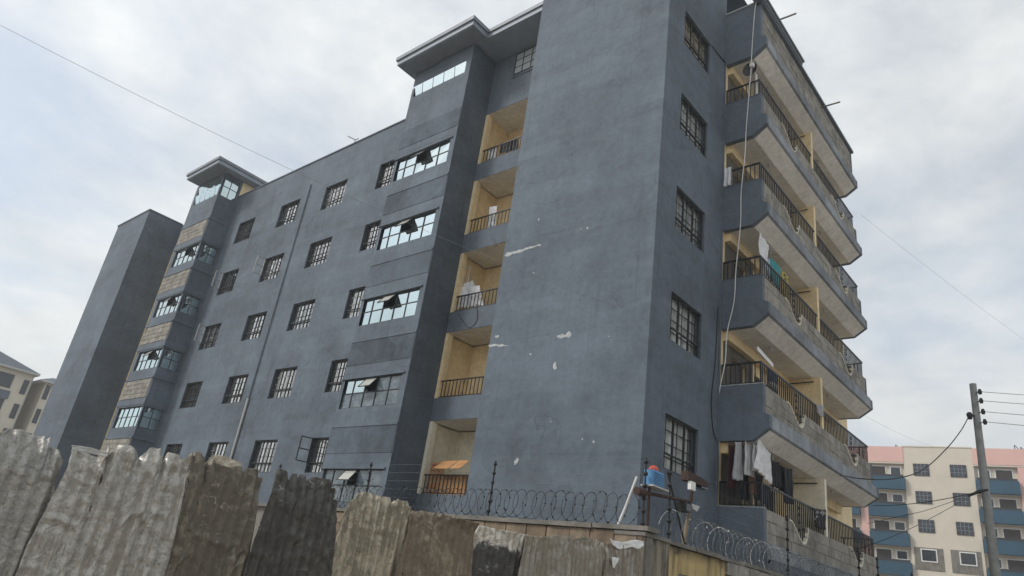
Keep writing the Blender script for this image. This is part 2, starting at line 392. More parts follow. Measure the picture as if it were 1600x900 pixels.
# --- stair bay one (plain plaster) ----------------------------------------
BW0, BW1 = 1.151, 2.128
def bay(xr, xl, kind):
    """projecting stair bay: front with window bands, both returns"""
    m = MB(); ztop = 17.94
    fx0, fx1 = (xl, xr-.26) if kind == 1 else (xl+.30, xr)
    top = (16.70, 17.26) if kind == 1 else (16.62, 17.80)
    bands = [(BW0+k*H, BW1+k*H) for k in range(5)] + [top]
    fr = [(fx0, fx1, a, b) for a, b in bands]; m.wall('y', YB, xl, xr, ZG, ztop, fr, .14)
    if kind == 1:
        m.wall('x', xr, YB, YL, ZG, ztop); m.wall('x', xl, YB, YM, ZG, ztop, [(YB, YM-.12, a, b) for a, b in bands], .14, 1)
    else:
        m.wall('x', xr, YB, YM, ZG, ztop, [(YB, YM-.12, a, b) for a, b in bands], .14, -1); m.wall('x', xl, YB, YL, ZG, ztop)
    m.build('stair_bay', M['grey'], B)
    for k, (za, zb) in enumerate(bands):
        fb = MB(); e = .03; yc = YB+.07
        nc = 5 if k < 5 else 5
        fb.box((fx0, yc-.02, za), (fx1, yc+.02, za+e)); fb.box((fx0, yc-.02, zb-e), (fx1, yc+.02, zb)); 
        for j in range(nc+1):
            x = fx0 + (fx1-fx0)*j/nc; x = min(max(x, fx0+e/2), fx1-e/2); fb.box((x-e/2, yc-.022, za+e), (x+e/2, yc+.022, zb-e))
        two = not (kind == 1 and k == 5)
        zm = (za+zb)/2 + .02
        if two: fb.box((fx0+e, yc-.018, zm-e/2), (fx1-e, yc+.018, zm+e/2))
        if kind == 2:
            xs = xr-.07; ya, yb = YB+.095, YM-.12
            fb.box((xs-.02, ya, za), (xs+.02, yb, za+e)); fb.box((xs-.02, ya, zb-e), (xs+.02, yb, zb))
            for f in (0, .5, 1): y = min(max(ya+(yb-ya)*f, ya+e/2), yb-e/2); fb.box((xs-.022, y-e/2, za+e), (xs+.022, y+e/2, zb-e))
            fb.box((xs-.018, ya, zm-e/2), (xs+.018, yb, zm+e/2))
        wo = fb.build('stair_window', M['frame'], B)
        # hood over the opening
        hd = MB(); hd.box((fx0-.04 if kind == 1 else fx0, YB-.05, zb), (fx1+(.12 if kind == 1 else .04), YB-.002, zb+.05))
        if kind == 2: hd.box((xr+.002, YB-.05, zb), (xr+.05, YM-.06, zb+.05))
        if k < 5: hd.build('window_hood', M['bluegrey'], wo)
        openj = {1: {0: 2, 1: 2, 2: 2, 3: 2, 4: 2}, 2: {3: 2, 4: 2, 2: 2}}[kind].get(k)
        for j in range(nc):
            xa, xb = fx0+(fx1-fx0)*j/nc+e/2, fx0+(fx1-fx0)*(j+1)/nc-e/2
            for (pa, pb, row) in (((za+e, zm-e/2, 0), (zm+e/2, zb-e, 1)) if two else ((za+e, zb-e, 0),)):
                if row == 1 and j == openj:   # top-hung sash pushed out
                    an = R(38); hz = pb; d = Vector((0, -math.sin(an), -math.cos(an))); L = pb-pa
                    b = MB(); c0 = Vector((xa, yc-.03, hz)); c1 = Vector((xb, yc-.03, hz))
                    for s0, s1 in ((c0, c1), (c0+d*L, c1+d*L), (c0, c0+d*L), (c1, c1+d*L)): b.bar(s0, s1, .028)
                    b.build('open_sash', M['frame'], wo)
                    b = MB(); b.face([c0, c1, c1+d*L, c0+d*L]); b.build('pane', M['sashglass'], wo, recalc=False)
                    continue
                b = MB(); tl = random.uniform(-.004, .004); tw = random.uniform(-.004, .004)
                ho = -.16*(pb-pa) if k == 5 else 0
                b.face([(xa, yc+tw, pa), (xb, yc-tw, pa), (xb, yc+tl+ho, pb), (xa, yc-tl+ho, pb)]); b.build('pane', M['tealglass'] if kind == 1 and (k == 0 or (k == 1 and (row == 0 or j > 2))) else M['mirror'], wo, recalc=False)
        if kind == 2:
            for f in (0, 1):
                y0_, y1_ = ya+(yb-ya)*f/2+e/2, ya+(yb-ya)*(f+1)/2-e/2
                for (pa, pb) in ((za+e, zm-e/2), (zm+e/2, zb-e)):
                    b = MB(); tl = random.uniform(-.006, .006); b.face([(xs, y0_, pa), (xs, y1_, pa), (xs+tl, y1_, pb), (xs-tl, y0_, pb)]); b.build('pane', M['mirror'], wo, recalc=False)
t_ = NT('dusty_glass'); t_.set((.45, .45, .40), .3, 0, .6); M['sashglass'] = t_.m
t_ = NT('teal_glass'); t_.set(t_.mix(t_.rng(t_.noise(t_.pos((1,1,1.6)), 2.2, 4, .6), .35, .65, 0, 1), (.035,.06,.075), (.16,.20,.225)), .06, 0, .8); M['tealglass'] = t_.m
bay(XL, XB1, 1); bay(XB2, XL2, 2)
# panels between the stair windows: roughly plastered on one bay, bare quarry stone on the other
for k in range(-1, 5):
    z0, z1 = BW1+.48+k*H, BW0+H-.62+k*H
    if k >= 0:
        MB().box((XB1+.02, YB-.012, z0), (XL-.03, YB-.001, z1)).build('wall_panel', M['rough'], B)
        MB().box((XB1+.04, YB-.03, BW0-.62+k*H), (XL-.0, YB-.001, BW0-.54+k*H)).build('sill_band', M['grey'], B)
M['barestone'] = stone('bare_inner_wall', (.16, .145, .12), (.16, .145, .12), .7)
def unit_blocks():
    L = []
    for s in range(5):
        rn = random.Random(90+s); bm = bmesh.new(); bmesh.ops.create_cube(bm, size=1)
        bmesh.ops.bevel(bm, geom=list(bm.edges), offset=.03, segments=1, affect='EDGES')
        for v in bm.verts: v.co += Vector((rn.uniform(-.012,.012), rn.uniform(-.05,.05), rn.uniform(-.025,.025)))
        me = bpy.data.meshes.new('stone_block'); bm.to_mesh(me); bm.free(); me.materials.append(M['stone']); L.append(me)
    return L
UB = unit_blocks()
def block(parent, c, size, rz=0, jit=.004):
    o = link('stone_block', random.choice(UB), parent, (c[0]+random.uniform(-jit,jit), c[1]+random.uniform(-jit,jit), c[2]))
    o.scale = size; o.rotation_euler = (0, 0, rz); return o
for k in range(-1, 5):
    z0, z1 = BW1+.42+k*H, BW0+H-.55+k*H
    pn = MB().box((XL2+.02, YB-.012, z0), (XB2-.10, YB-.001, z1)).build('stone_panel', M['mortar'], B)
    rows = 4; hh = (z1-z0)/rows
    for r in range(rows):
        x = XL2+.03; 
        while x < XB2-.16:
            l = random.uniform(.36, .5)
            if r % 2 and x < XL2+.05: l *= .5
            l = min(l, XB2-.11-x)
            if XB2-.11-(x+l) < .15: l = XB2-.11-x
            block(pn, (x+l/2, YB-.015, z0+hh*(r+.5)), (l-.022, .035, hh-.022)); x += l
    MB().box((XL2, YB-.06, z1+.002), (XB2+.05, YB-.002, z1+.10)).box((XB2+.002, YB, z1+.002), (XB2+.05, YM-.01, z1+.10)).build('sill_band', M['bluegrey'], B)
    MB().box((XL2, YB-.05, z0-.34), (XB2+.045, YB-.002, z0-.03)).box((XB2+.002, YB, z0-.34), (XB2+.045, YM-.01, z0-.03)).build('lintel_band', M['bluegrey'], B)

# --- loggias --------------------------------------------------------------
LS, LT = 1.67, 3.86
def loggia(xl, xr, depth, top):
    ops = [(xl+.0, xr-.0, LS+k*H, LT+k*H) for k in range(5)]
    m = MB(); m.wall('y', YL, xl, xr, ZG, top, ops, .12)
    m.build('wall', M['bluegrey'], B)
    for k in range(5):
        z0, z1 = LS-.75+k*H, LT+.02+k*H; yb = YL+depth
        mat = M['cream'] if k == 0 else M['yellow']
        b = MB(); b.wall('y', yb, xl, xr, z0, z1, [(xl+1.75, xl+2.65, z0+.1, z0+2.1)], .1); b.face([(xl+.004,YL+.003,z0),(xl+.004,yb,z0),(xl+.004,yb,z1),(xl+.004,YL+.003,z1)])
        b.face([(xr-.004,YL+.003,z0),(xr-.004,yb,z0),(xr-.004,yb,z1),(xr-.004,YL+.003,z1)])
        b.mi = 1; b.face([(xl,YL+.003,z1-.03),(xr,YL+.003,z1-.03),(xr,yb,z1-.03),(xl,yb,z1-.03)]); b.mi = 2; b.face([(xl,YL+.13,z0+.10),(xr,YL+.13,z0+.10),(xr,yb,z0+.10),(xl,yb,z0+.10)])
        b.mi = 0; b.box((xl+.004, YL+.004, LS+k*H), (xl+.14, YL+.22, z1-.04))
        lo = b.build('loggia', [mat, M['soffit'], M['concrete']], B)
        MB().box((xl+1.76, yb+.06, z0+.02), (xl+2.64, yb+.10, z0+2.1)).build('door', M['door'], lo)
        rb = MB(); zt = LS+.56+k*H; yr = YL+.06
        xr2 = xr-.02; xl2 = xl+.02
        rb.box((xl2, yr-.02, zt-.02), (xr2, yr+.02, zt+.015)); rb.box((xl2, yr-.012, LS+k*H+.03), (xr2, yr+.012, LS+k*H+.055))
        n = int((xr-xl)/.155)
        for j in range(n+1):
            x = xl+.06+(xr-xl-.12)*j/n; rb.box((x-.011, yr-.011, LS+k*H+.055), (x+.011, yr+.011, zt-.02))
        for xc in (xl+1.15, xl+2.6):     # scroll ornaments
            for s in (-1, 1):
                pts = [(xc+s*(.045+.035*math.cos(a)), yr, zt-.10+.035*math.sin(a)) for a in [q*math.pi/5 for q in range(11)]]; rb.tube(pts, .006, 4)
                pts = [(xc+s*(.045+.035*math.cos(a)), yr, LS+k*H+.11+.035*math.sin(a)) for a in [q*math.pi/5 for q in range(11)]]; rb.tube(pts, .006, 4)
        rb.build('railing', M['iron'], lo)
loggia(XL, X1-.0, 1.30, 17.94)
loggia(XE1, XL2, 1.30, ZP)
MB().wall('y', YL-.004, XE1+.003, XE1+.8, ZG, 15.4).build('wall', M['yellow'], B)
# attic window over the near loggia
MB().box((-7.70, YL-.03, 16.72), (-6.0, YL-.003, 16.80)).build('window_sill', M['bluegrey'], B)
def flat_window(x0, x1, z0, z1, y, n=4, rows=3, mat='glass'):
    b = MB(); e = .05
    b.box((x0, y-.02, z0), (x1, y-.004, z0+e)); b.box((x0, y-.02, z1-e), (x1, y-.004, z1)); b.box((x0, y-.02, z0+e), (x0+e, y-.004, z1-e)); b.box((x1-e, y-.02, z0+e), (x1, y-.004, z1-e))
    for j in range(1, n): x = x0+(x1-x0)*j/n; b.box((x-.015, y-.021, z0+e), (x+.015, y-.005, z1-e))
    for j in range(1, rows): z = z0+(z1-z0)*j/rows; b.box((x0+e, y-.019, z-.012), (x1-e, y-.006, z+.012))
    o = b.build('window', M['frame'], B)
    b = MB(); b.face([(x0+e,y-.003,z0+e),(x1-e,y-.003,z0+e),(x1-e,y-.003,z1-e),(x0+e,y-.003,z1-e)]); b.build('pane', M[mat], o, recalc=False); return o
t_ = NT('dark_glass'); t_.set((.03, .034, .04), .08, 0, .45); M['darkglass'] = t_.m
t_ = NT('pale_pane'); t_.set((.42,.46,.48), .15, 0, .8); M['palepane'] = t_.m
flat_window(-7.64, -6.0, 16.84, 17.86, YL, 4, 3, 'palepane')

# --- roofs over the two stair heads ---------------------------------------
def eave(parts, name='roof_eave'):
    b = MB()
    for (x0, x1, y0, y1) in parts:
        b.box((x0, y0, 17.96), (x1, y1, 18.16)); 
    o = b.build(name, M['fascia'], B); 
    return o
e1 = eave([(-12.30, -8.12, .05, 6.0)]); MB().box((-12.36, -.02, 18.165), (-8.06, 6.0, 18.32)).box((-12.26, .09, 17.92), (-8.16, .76, 17.957)).build('gutter', M['roofmetal'], e1)
e2 = eave([(-8.115, X1-.003, .86, 6.0)]); MB().box((-8.055, .80, 18.165), (X1-.003, 6.0, 18.32)).build('gutter', M['roofmetal'], e2)
def hip(x0, x1, y0, y1, z0, z1, name='roof'):
    b = MB(); xm0, xm1 = x0+(x1-x0)*.4, x0+(x1-x0)*.6; ym = (y0+y1)/2
    b.face([(x0,y0,z0),(x1,y0,z0),(xm1,ym,z1),(xm0,ym,z1)]); b.face([(x1,y0,z0),(x1,y1,z0),(xm1,ym,z1)]); b.face([(x1,y1,z0),(x0,y1,z0),(xm0,ym,z1),(xm1,ym,z1)]); b.face([(x0,y1,z0),(x0,y0,z0),(xm0,ym,z1)])
    return b.build(name, M['roofmetal'], B)
hip(-12.36, -8.06, -.02, 6, 18.325, 18.9)
e3 = eave([(-30.15, -26.60, .05, 7.0)]); MB().box((-30.22, -.02, 18.165), (-26.53, 7.0, 18.32)).box((-30.1, .09, 17.92), (-26.66, .76, 17.957)).build('gutter', M['roofmetal'], e3)
hip(-30.22, -26.53, -.02, 7, 18.325, 18.9)
# stair-head walls standing on the roof
MB().wall('x', XB2, YM, 6.6, 16.45, 17.955).wall('y', 6.6, XL2, XB2, 16.45, 17.955).wall('x', XL2, YL, 6.6, 16.45, 17.955).build('wall', M['yellow'], B)
b = MB(); b.box((XB2+.002, 2.6, 16.9), (XB2+.05, 3.5, 17.75)); o_ = b.build('window', M['frame'], B); MB().face([(XB2+.053,2.66,16.96),(XB2+.053,3.44,16.96),(XB2+.053,3.44,17.69),(XB2+.053,2.66,17.69)]).build('pane', M['darkglass'], o_, recalc=False)
MB().wall('x', XB1, YM, 5.9, 16.45, 17.955).wall('y', 5.9, XB1, X1, 16.45, 17.955).build('wall', M['grey'], B)

# --- side elevation with the balconies ------------------------------------
ZBO, ZBB, ZBP, ZRL, ZFL = .792, .496, 1.863, 2.42, .75
XO, XI, XP = 1.249, .834, 1.09
doors = []
for k in range(5):
    for y0 in (YN+.15, 8.08):
        doors += [(y0+.55, y0+1.4, ZFL+.04+k*H, ZFL+2.1+k*H), (y0+2.0, y0+3.4, ZFL+.9+k*H, ZFL+2.1+k*H)]
MB().wall('x', 0, YN, YF, ZG, ZP, doors, .14, -1).wall('x', 0, YF, YBK, ZG, ZP).build('wall', M['yellow'], B)
for (a, b_, z0, z1) in doors:
    if z1-z0 > 1.5:
        o_ = MB().box((-.11, a, z0), (-.07, b_, z1)).build('door', M['door'], B)
    else:
        b = MB(); b.box((-.10,a,z0),(-.06,b_,z0+.05)); b.box((-.10,a,z1-.05),(-.06,b_,z1))
        for f in (0,.25,.5,.75,1):
            y = min(max(a+(b_-a)*f, a+.02), b_-.02); b.box((-.102,y-.02,z0+.05),(-.058,y+.02,z1-.05))
        o_ = b.build('window', M['frame'], B); MB().face([(-.08,a,z0),(-.08,b_,z0),(-.08,b_,z1),(-.08,a,z1)]).build('pane', M['glass'], o_, recalc=False)
        curtain('x', -.08, a, b_, z0, z1, random.choice(CURT), o_, -1, 1, a+z0)
NOTCH = [(5.15, 6.36), (9.75, 11.0)]
def notch_z(y, top):
    for (a, b_) in NOTCH:
        if a < y < b_:
            f = (y-a)/(b_-a); lo = top-.42
            if f < .72: s = .5-.5*math.cos(math.pi*f/.72); return top - (top-lo)*s
            q = (f-.72)/.28; return lo + (top-lo)*(1-math.sqrt(max(0, 1-q*q)))*1.0
    return top
for k in range(6):
    z = k*H; b = MB()
    topz = ZBP+z if k < 5 else 17.02
    b.mi = 1; b.prism([(.003, ZBB+z), (XI, ZBB+z), (XO, ZBO+z), (XO-.01, 1.12+z), (1.06, 1.12+z), (1.06, ZFL+z), (.003, ZFL+z)], 'y', YN+.155, YF-.155); b.mi = 0
    zb = ZG if k == 0 else ZBB+z-.003
    for (ya, yb_) in ((YN, YN+.15), (YF-.15, YF)):
        if k == 0: b.prism([(.003, ZG), (XP+.02, ZG), (XP+.02, 1.0), (XP+.012, topz), (.003, topz)], 'y', ya, yb_)
        else: b.prism([(.003, zb), (XI-.01, zb), (XO+.004, ZBO+z-.003), (XO+.004, 1.08+z), (XP+.012, 1.16+z), (XP+.012, topz), (.003, topz)], 'y', ya, yb_)
    if k == 0: b.box((XP-.12, YN+.155, ZG), (XO-.02, YF-.155, ZBO))
    bo = b.build('balcony', [M['bluegrey'], M['fasciapl']], B)
    if k:
        s = MB(); yy0, yy1 = YN+.17, YF-.17
        s.prism([(.01, ZBB+z-.006), (XI-.003, ZBB+z-.006), (XO-.06, ZBO+z-.049), (XO-.06, ZBO+z-.01), (.01, ZBB+z+.02)], 'y', yy0, yy1)
        s.build('soffit', M['soffit'], bo)
        MB().box((.004, YN+.16, ZBB-.26+z), (.17, 7.89, ZBB-.008+z)).box((.004, 8.07, ZBB-.26+z), (.17, YF-.16, ZBB-.008+z)).build('beam', M['yellow'], bo)
        for yb_ in (5.1, 5.1+4.55):
            MB().tube([(.7, yb_, ZBB+z-.008), (.7, yb_, ZBB+z-.05)], .045, 10).tube([(.7, yb_, ZBB+z-.05), (.7, yb_, ZBB+z-.10), (.7, yb_, ZBB+z-.13)], [.02, .03, .015], 8).build('ceiling_lamp', M['bar'], bo)
        if k < 6:      # unplastered stretch of inner wall at the near end, and a rod under the ceiling
            zf = ZFL+z-H; MB().wall('x', .006, YN+.16, YN+2.05, zf+.005, ZBB+z-.262, [(YN+.70, YN+1.55, zf+.04, zf+2.1)], .003, -1).build('bare_wall', M['barestone'], bo)
            MB().tube([(.2, 7.84, ZBB+z-.16), (.88, 7.84, ZBB+z-.15)], .018, 6).build('clothes_rod', M['iron'], bo)
        # partition between the two balconies
        MB().box((.004, 7.90, ZFL+z-H+.002), (1.05, 8.06, ZBB+z-.01)).build('partition', M['yellow'] if k > 1 else M['cream'], bo)
    # parapet of quarry stone, core first and then single blocks
    if k < 5:
        ys = [YN+.155 + (YF-YN-.31)*i/180 for i in range(181)]
        core = MB(); poly = [(ys[0], 1.122+z)] + [(ys[-1], 1.122+z)] + [(y, notch_z(y, topz-.012)) for y in reversed(ys)]
        core.prism(poly, 'x', .955, XP-.012); core.build('parapet', M['mortar'], bo)
        rows = 3; hh = (topz-1.122-z)/rows
        for r in range(rows):
            z0, z1 = 1.122+z+hh*r+.006, 1.122+z+hh*(r+1)-.006; y = YN+.155 + (.2 if r % 2 else 0)
            if r % 2: segs = [(YN+.155, y)]
            else: segs = []
            while y < YF-.155-.05:
                l = random.uniform(.40, .62); l = min(l, YF-.155-y)
                if YF-.155-(y+l) < .2: l = YF-.155-y
                segs.append((y, y+l)); y += l
            for (ya, yb_) in segs:
                cut = any(a-.05 < yb_ and ya < b2+.05 for a, b2 in NOTCH)
                xo = random.uniform(0, .012)
                if not cut: block(bo, (XP-.05+xo, (ya+yb_)/2, (z0+z1)/2), (yb_-ya-.006, .10, z1-z0+.006), math.pi/2, .001)
                else:
                    n = 10; tp = []
                    for i in range(n+1):
                        y_ = ya+.007+(yb_-ya-.014)*i/n; tp.append((y_, min(z1, notch_z(y_, topz)-.012)))
                    tp = [(y_, max(zt, z0+.004)) for y_, zt in tp]
                    if max(t_[1] for t_ in tp) - z0 < .03: continue
                    MB().prism([(ya+.007, z0), (yb_-.007, z0)] + list(reversed(tp)), 'x', XP-.10, XP+xo).build('stone_block', M['stone'], bo)
        for (a, b2) in NOTCH:
            ln = MB(); pts = [(a-.06+(b2-a+.10)*i/24) for i in range(25)]
            top = [(y, notch_z(y, topz)+.006) for y in pts]; bot = [(y, zz_-.03) for y, zz_ in top]
            for i in range(24): ln.prism([bot[i], bot[i+1], top[i+1], top[i]], 'x', .945, XP+.022)
            ln.build('notch_lining', M['cream'], bo)
        # thin plaster cap on the end wall
        MB().box((.004, YN-.012, topz+.001), (XP+.02, YN+.15, topz+.022)).build('parapet_cap', M['chip'] if k < 2 else M['bluegrey'], bo)
        # iron railing
        rb = MB(); zt = ZRL+z; xr_ = 1.03; yr = YN+.06
        def rail(p, q, n, y_axis=True):
            rb.bar(p, q, .034)
        rb.box((xr_-.02, yr-.02, topz+.02), (xr_+.02, yr+.02, zt+.03)); rb.box((.02, yr-.015, topz+.024), (.05, yr+.015, zt))
        rb.box((.02, yr-.018, zt-.015), (xr_-.02, yr+.018, zt+.03)); rb.box((xr_-.018, yr+.02, zt-.015), (xr_+.018, 7.9, zt+.03)); rb.box((xr_-.018, 8.06, zt-.015), (xr_+.018, YF-.08, zt+.03)); rb.box((.02, YF-.095, zt-.015), (xr_-.018, YF-.06, zt+.015))
        rb.box((.02, yr-.01, topz+.05), (xr_-.02, yr+.01, topz+.07))
        for i in range(1, 8): x = .02+(xr_-.04)*i/8; rb.box((x-.011, yr-.011, topz+.07), (x+.011, yr+.011, zt-.015)); rb.box((x-.008, YF-.085, topz), (x+.008, YF-.069, zt-.015))
        y = yr+.12
        while y < YF-.1:
            if not 7.88 < y < 8.08:
                zb_ = notch_z(y, topz) - (.0 if notch_z(y, topz) > topz-.02 else -.03); rb.box((xr_-.012, y-.012, zb_), (xr_+.012, y+.012, zt-.015))
            y += .135
        for (a, b2) in NOTCH:
            yc = (a+b2)/2+.15
            for zz_ in (topz-.12, topz+.06, topz+.24, topz+.40):
                for s_ in (-1, 1): rb.tube([(xr_+.012, yc+s_*(.05+.045*math.cos(q*math.pi/5)), zz_+.045*math.sin(q*math.pi/5)) for q in range(11)], .008, 4)
        rb.build('railing', M['iron'], bo)
    else:
        core = MB(); core.box((.955, YN+.155, 1.122+z), (XP-.012, YF-.155, 16.9)); core.build('parapet', M['mortar'], bo)
        rows = 5; hh = (16.9-1.122-z)/rows
        for r in range(rows):
            y = YN+.155 - (.25 if r % 2 else 0)
            while y < YF-.2:
                l = random.uniform(.40, .62); ya = max(y, YN+.155); yb_ = min(y+l, YF-.155)
                if yb_-ya > .06: block(bo, (XP-.05+random.uniform(0,.01), (ya+yb_)/2, 1.122+z+hh*(r+.5)), (yb_-ya-.014, .10, hh-.014), math.pi/2, .001)
                y += l
        MB().box((.96, YN+.0, 16.905), (XP+.10, YF, 17.0)).build('coping', M['bluegrey'], bo)
        MB().box((.9, YN-.25, 17.10), (XP+.19, 6.87, 17.16)).box((.92, YN-.2, 17.003), (XP+.13, 6.84, 17.098)).build('roof_edge', M['roofmetal'], bo)
        MB().box((.004, YN-.03, topz+.001), (.90, YN+.16, topz+.05)).build('parapet_cap', M['chip'], bo)
        MB().face([(0,YN+.15,16.46),(.95,YN+.15,16.46),(.95,YF,16.46),(0,YF,16.46)]).build('roof', M['roofmetal'], bo)
# rain spouts poking from the top parapet
for (yy, zz_) in ((4.75, 17.25), (9.0, 16.75)):
    MB().tube([(.95, yy, zz_), (1.75, yy, zz_-.02)], .03, 8).build('rain_spout', M['concrete'], B)
# cornice line in the side wall above each window and downpipe on the long wall
MB().tube([(-19.75, YM-.05, 15.6), (-19.75, YM-.05, ZG)], .03, 8).build('downpipe', M['bluegrey'], B)
MB().tube([(-19.75, YM-.06, 5.2), (-19.75, YM-.06, ZG)], .048, 8).build('downpipe', M['bar'], B)
MB().box((.002, YN-.10, ZG), (.03, YN-.02, 15.6)).build('conduit', M['bluegrey'], B)
MB().tube([(0.0, 2.5, SZT+4*H), (.02, YN-.05, SZT+4*H+.05)], .02, 6).build('conduit', M['frame'], B)
# antenna stub on the parapet
MB().tube([(-17.2, YM+.1, ZP), (-17.2, YM+.1, ZP+.35), (-17.55, YM-.1, ZP+.55)], .02, 6).tube([(-17.2, YM+.1, ZP+.35), (-16.8, YM, ZP+.22)], .018, 6).build('antenna', M['frame'], B)
# paint scraped off the front block, each scar a jagged flake
def chip(pts, y=0, name='paint_chip'):
    rn = random.Random(len(pts)+int(pts[0][0])); cx_ = sum(p_[0] for p_ in pts)/len(pts); cy_ = sum(p_[1] for p_ in pts)/len(pts); J = []
    for i_ in range(len(pts)):
        (ua, va), (ub, vb) = pts[i_], pts[(i_+1) % len(pts)]
        for j_ in range(5):
            f_ = j_/5; J.append((ua+(ub-ua)*f_+rn.uniform(-.9,.9), va+(vb-va)*f_+rn.uniform(-.9,.9)))
    pts = [(cx_+(u-cx_)*.9, cy_+(v-cy_)*.82) for u, v in J]
    q = [onY(u, v, -.004) for u, v in pts]; b = MB(); b.face([(p.x, -.004, p.z) for p in q]); return b.build(name, M['chip'], B, recalc=False)
chip([(787,397),(800,393),(815,389),(830,384),(846,379),(849,381),(835,386),(822,391),(812,395),(800,398),(790,403),(786,402)])
chip([(761,538),(775,537),(788,538),(796,540),(789,542),(772,541),(763,543)])
chip([(868,526),(878,521),(884,524),(889,515),(894,520),(891,529),(882,527),(874,530)])
chip([(863,572),(867,562),(871,576),(866,580)]); chip([(773,525),(778,522),(780,527),(775,529)]); chip([(803,720),(808,714),(811,716),(807,726),(804,727)])
rs = random.Random(3)
for i in range(9):
    u_, v_ = rs.uniform(780, 985), rs.uniform(330, 740); w_, h_ = rs.uniform(.6, 2.2), rs.uniform(.8, 3.2); chip([(u_-w_, v_), (u_, v_-h_), (u_+w_, v_+.5), (u_, v_+h_)])

# ================================================================== BOUNDARY WALLS
UB2 = []
M['brownstone'] = stone('brown_quarry_stone', (.17, .125, .09), (.27, .215, .155), .95)
for me_ in UB:
    me_ = me_.copy(); me_.materials.clear(); me_.materials.append(M['brownstone']); UB2.append(me_)
def stone_face(parent, plane, c, a0, a1, z1, rows, hh, out, skip=()):
    """courses of single blocks on a wall face, topmost course first"""
    for r in range(rows):
        a = a0 - (.22 if r % 2 else 0)
        while a < a1-.03:
            l = random.uniform(.36, .50); aa, ab = max(a, a0), min(a+l, a1); a += l
            if ab-aa < .06 or any(s0 < (aa+ab)/2 < s1 for s0, s1 in skip): continue
            q = ((aa+ab)/2, c+out*.012*random.random(), z1-hh*(r+.5))
            if plane == 'y': o_ = block(parent, q, (ab-aa-.016, .10, hh-.016), 0, .002); o_.data = UB2[UB.index(o_.data)]
            else: block(parent, (q[1], q[0], q[2]), (ab-aa-.016, .10, hh-.016), math.pi/2, .002)
PW = thing('perimeter_wall', 'rough stone compound wall with thin concrete coping in front of the grey block', 'wall', (-5, -3.1, ZG))
PW['kind'] = 'thing'
MB().box((-16, -3.16, ZG), (2.06, -2.98, .425)).build('wall_core', M['mortar'], PW)
stone_face(PW, 'y', -3.165, -7.5, 2.04, .42, 4, .215, -1)
x = -16.0; i = 0
while x < 2.1:
    l = random.uniform(.8, 1.15); x1 = min(x+l, 2.13); dz = random.uniform(-.008, .008)
    MB().prism([(x+.004, .43+dz), (x1-.004, .43+dz+random.uniform(-.006,.006)), (x1-.004, .495+dz+random.uniform(-.006,.006)), (x+.004, .495+dz)], 'y', -3.26+random.uniform(-.015,.015), -2.90).build('coping', M['concrete'], PW)
    x += l
SW = thing('street_wall', 'low street wall with a peeling yellow painted panel and a coping strip', 'wall', (2.0, 5, ZG))
SW['kind'] = 'thing'
MB().box((1.80, -2.92, ZG), (1.985, 18, .345)).build('wall_core', M['mortar'], SW)
t = NT('peeling_yellow'); p = t.pos(); n = t.noise(p, 2.2, 7, .65, .4); st = t.noise(t.pos((3,3,.5)), 1.6, 6, .7); fz = t.noise(p, 30, 3)
sx = t.n('ShaderNodeSeparateXYZ'); t.l(p, sx.inputs[0])
a = t.mix(t.rng(n, .3, .7, 0, 1), (.42,.32,.15), (.55,.43,.22)); a = t.mix(t.rng(n, .60, .615, 0, 1), a, (.17,.13,.095))
a = t.mix(t.rng(st, .50, .70, 0, .8), a, (.07,.06,.045)); a = t.mix(t.math('MULTIPLY', t.rng(sx.outputs[2], .16, .36, 0, 1), t.rng(n, .35, .6, .25, .95)), a, (.055,.05,.04))
t.set(a, .9, 0, .2); t.bump(t.math('ADD', n, fz), .4, .02); M['peel'] = t.m
MB().wall('x', 2.0, -2.42, -.42, ZG, .345, [(-2.05, -1.35, -.6, -.02)], .12, -1).build('painted_panel', M['peel'], SW)
MB().box((1.87, -2.05, -.62), (1.875, -1.35, .0)).build('wall_recess', M['dark'], SW)
stone_face(SW, 'x', 1.99, -.42, 17.5, .345, 2, .215, 1)
y = -2.44
while y < 18:
    l = random.uniform(.7, 1.1); dz = random.uniform(-.01, .01); y1 = min(y+l, 18)
    MB().prism([(y+.003, .35+dz), (y1-.003, .35+dz), (y1-.003, .405+dz+random.uniform(-.012,.012)), (y+.003, .405+dz+random.uniform(-.012,.012))], 'x', 1.76, 2.06+random.uniform(-.02,.02)).build('coping', M['concrete'], SW)
    y += l
t = NT('stained_render'); p = t.pos(); n = t.noise(p, 3, 8, .7, .3); st = t.noise(t.pos((4,4,.6)), 1.5, 6, .7)
t.set(t.mix(t.rng(st, .42, .62, 0, .85), t.mix(n, (.23,.205,.155), (.36,.33,.27)), (.06,.052,.042)), .95, 0, .15); t.bump(n, .7, .03); M['stained'] = t.m
pl_ = MB().box((1.60, -3.20, ZG), (2.04, -2.44, .36)).build('pillar', M['stained'], SW)
MB().box((1.56, -3.24, .362), (2.08, -2.46, .415)).build('pillar_cap', M['concrete'], pl_)

M['darkwire'] = paint('tarnished_wire', (.05,.052,.052), .55, .3, 0, .4)
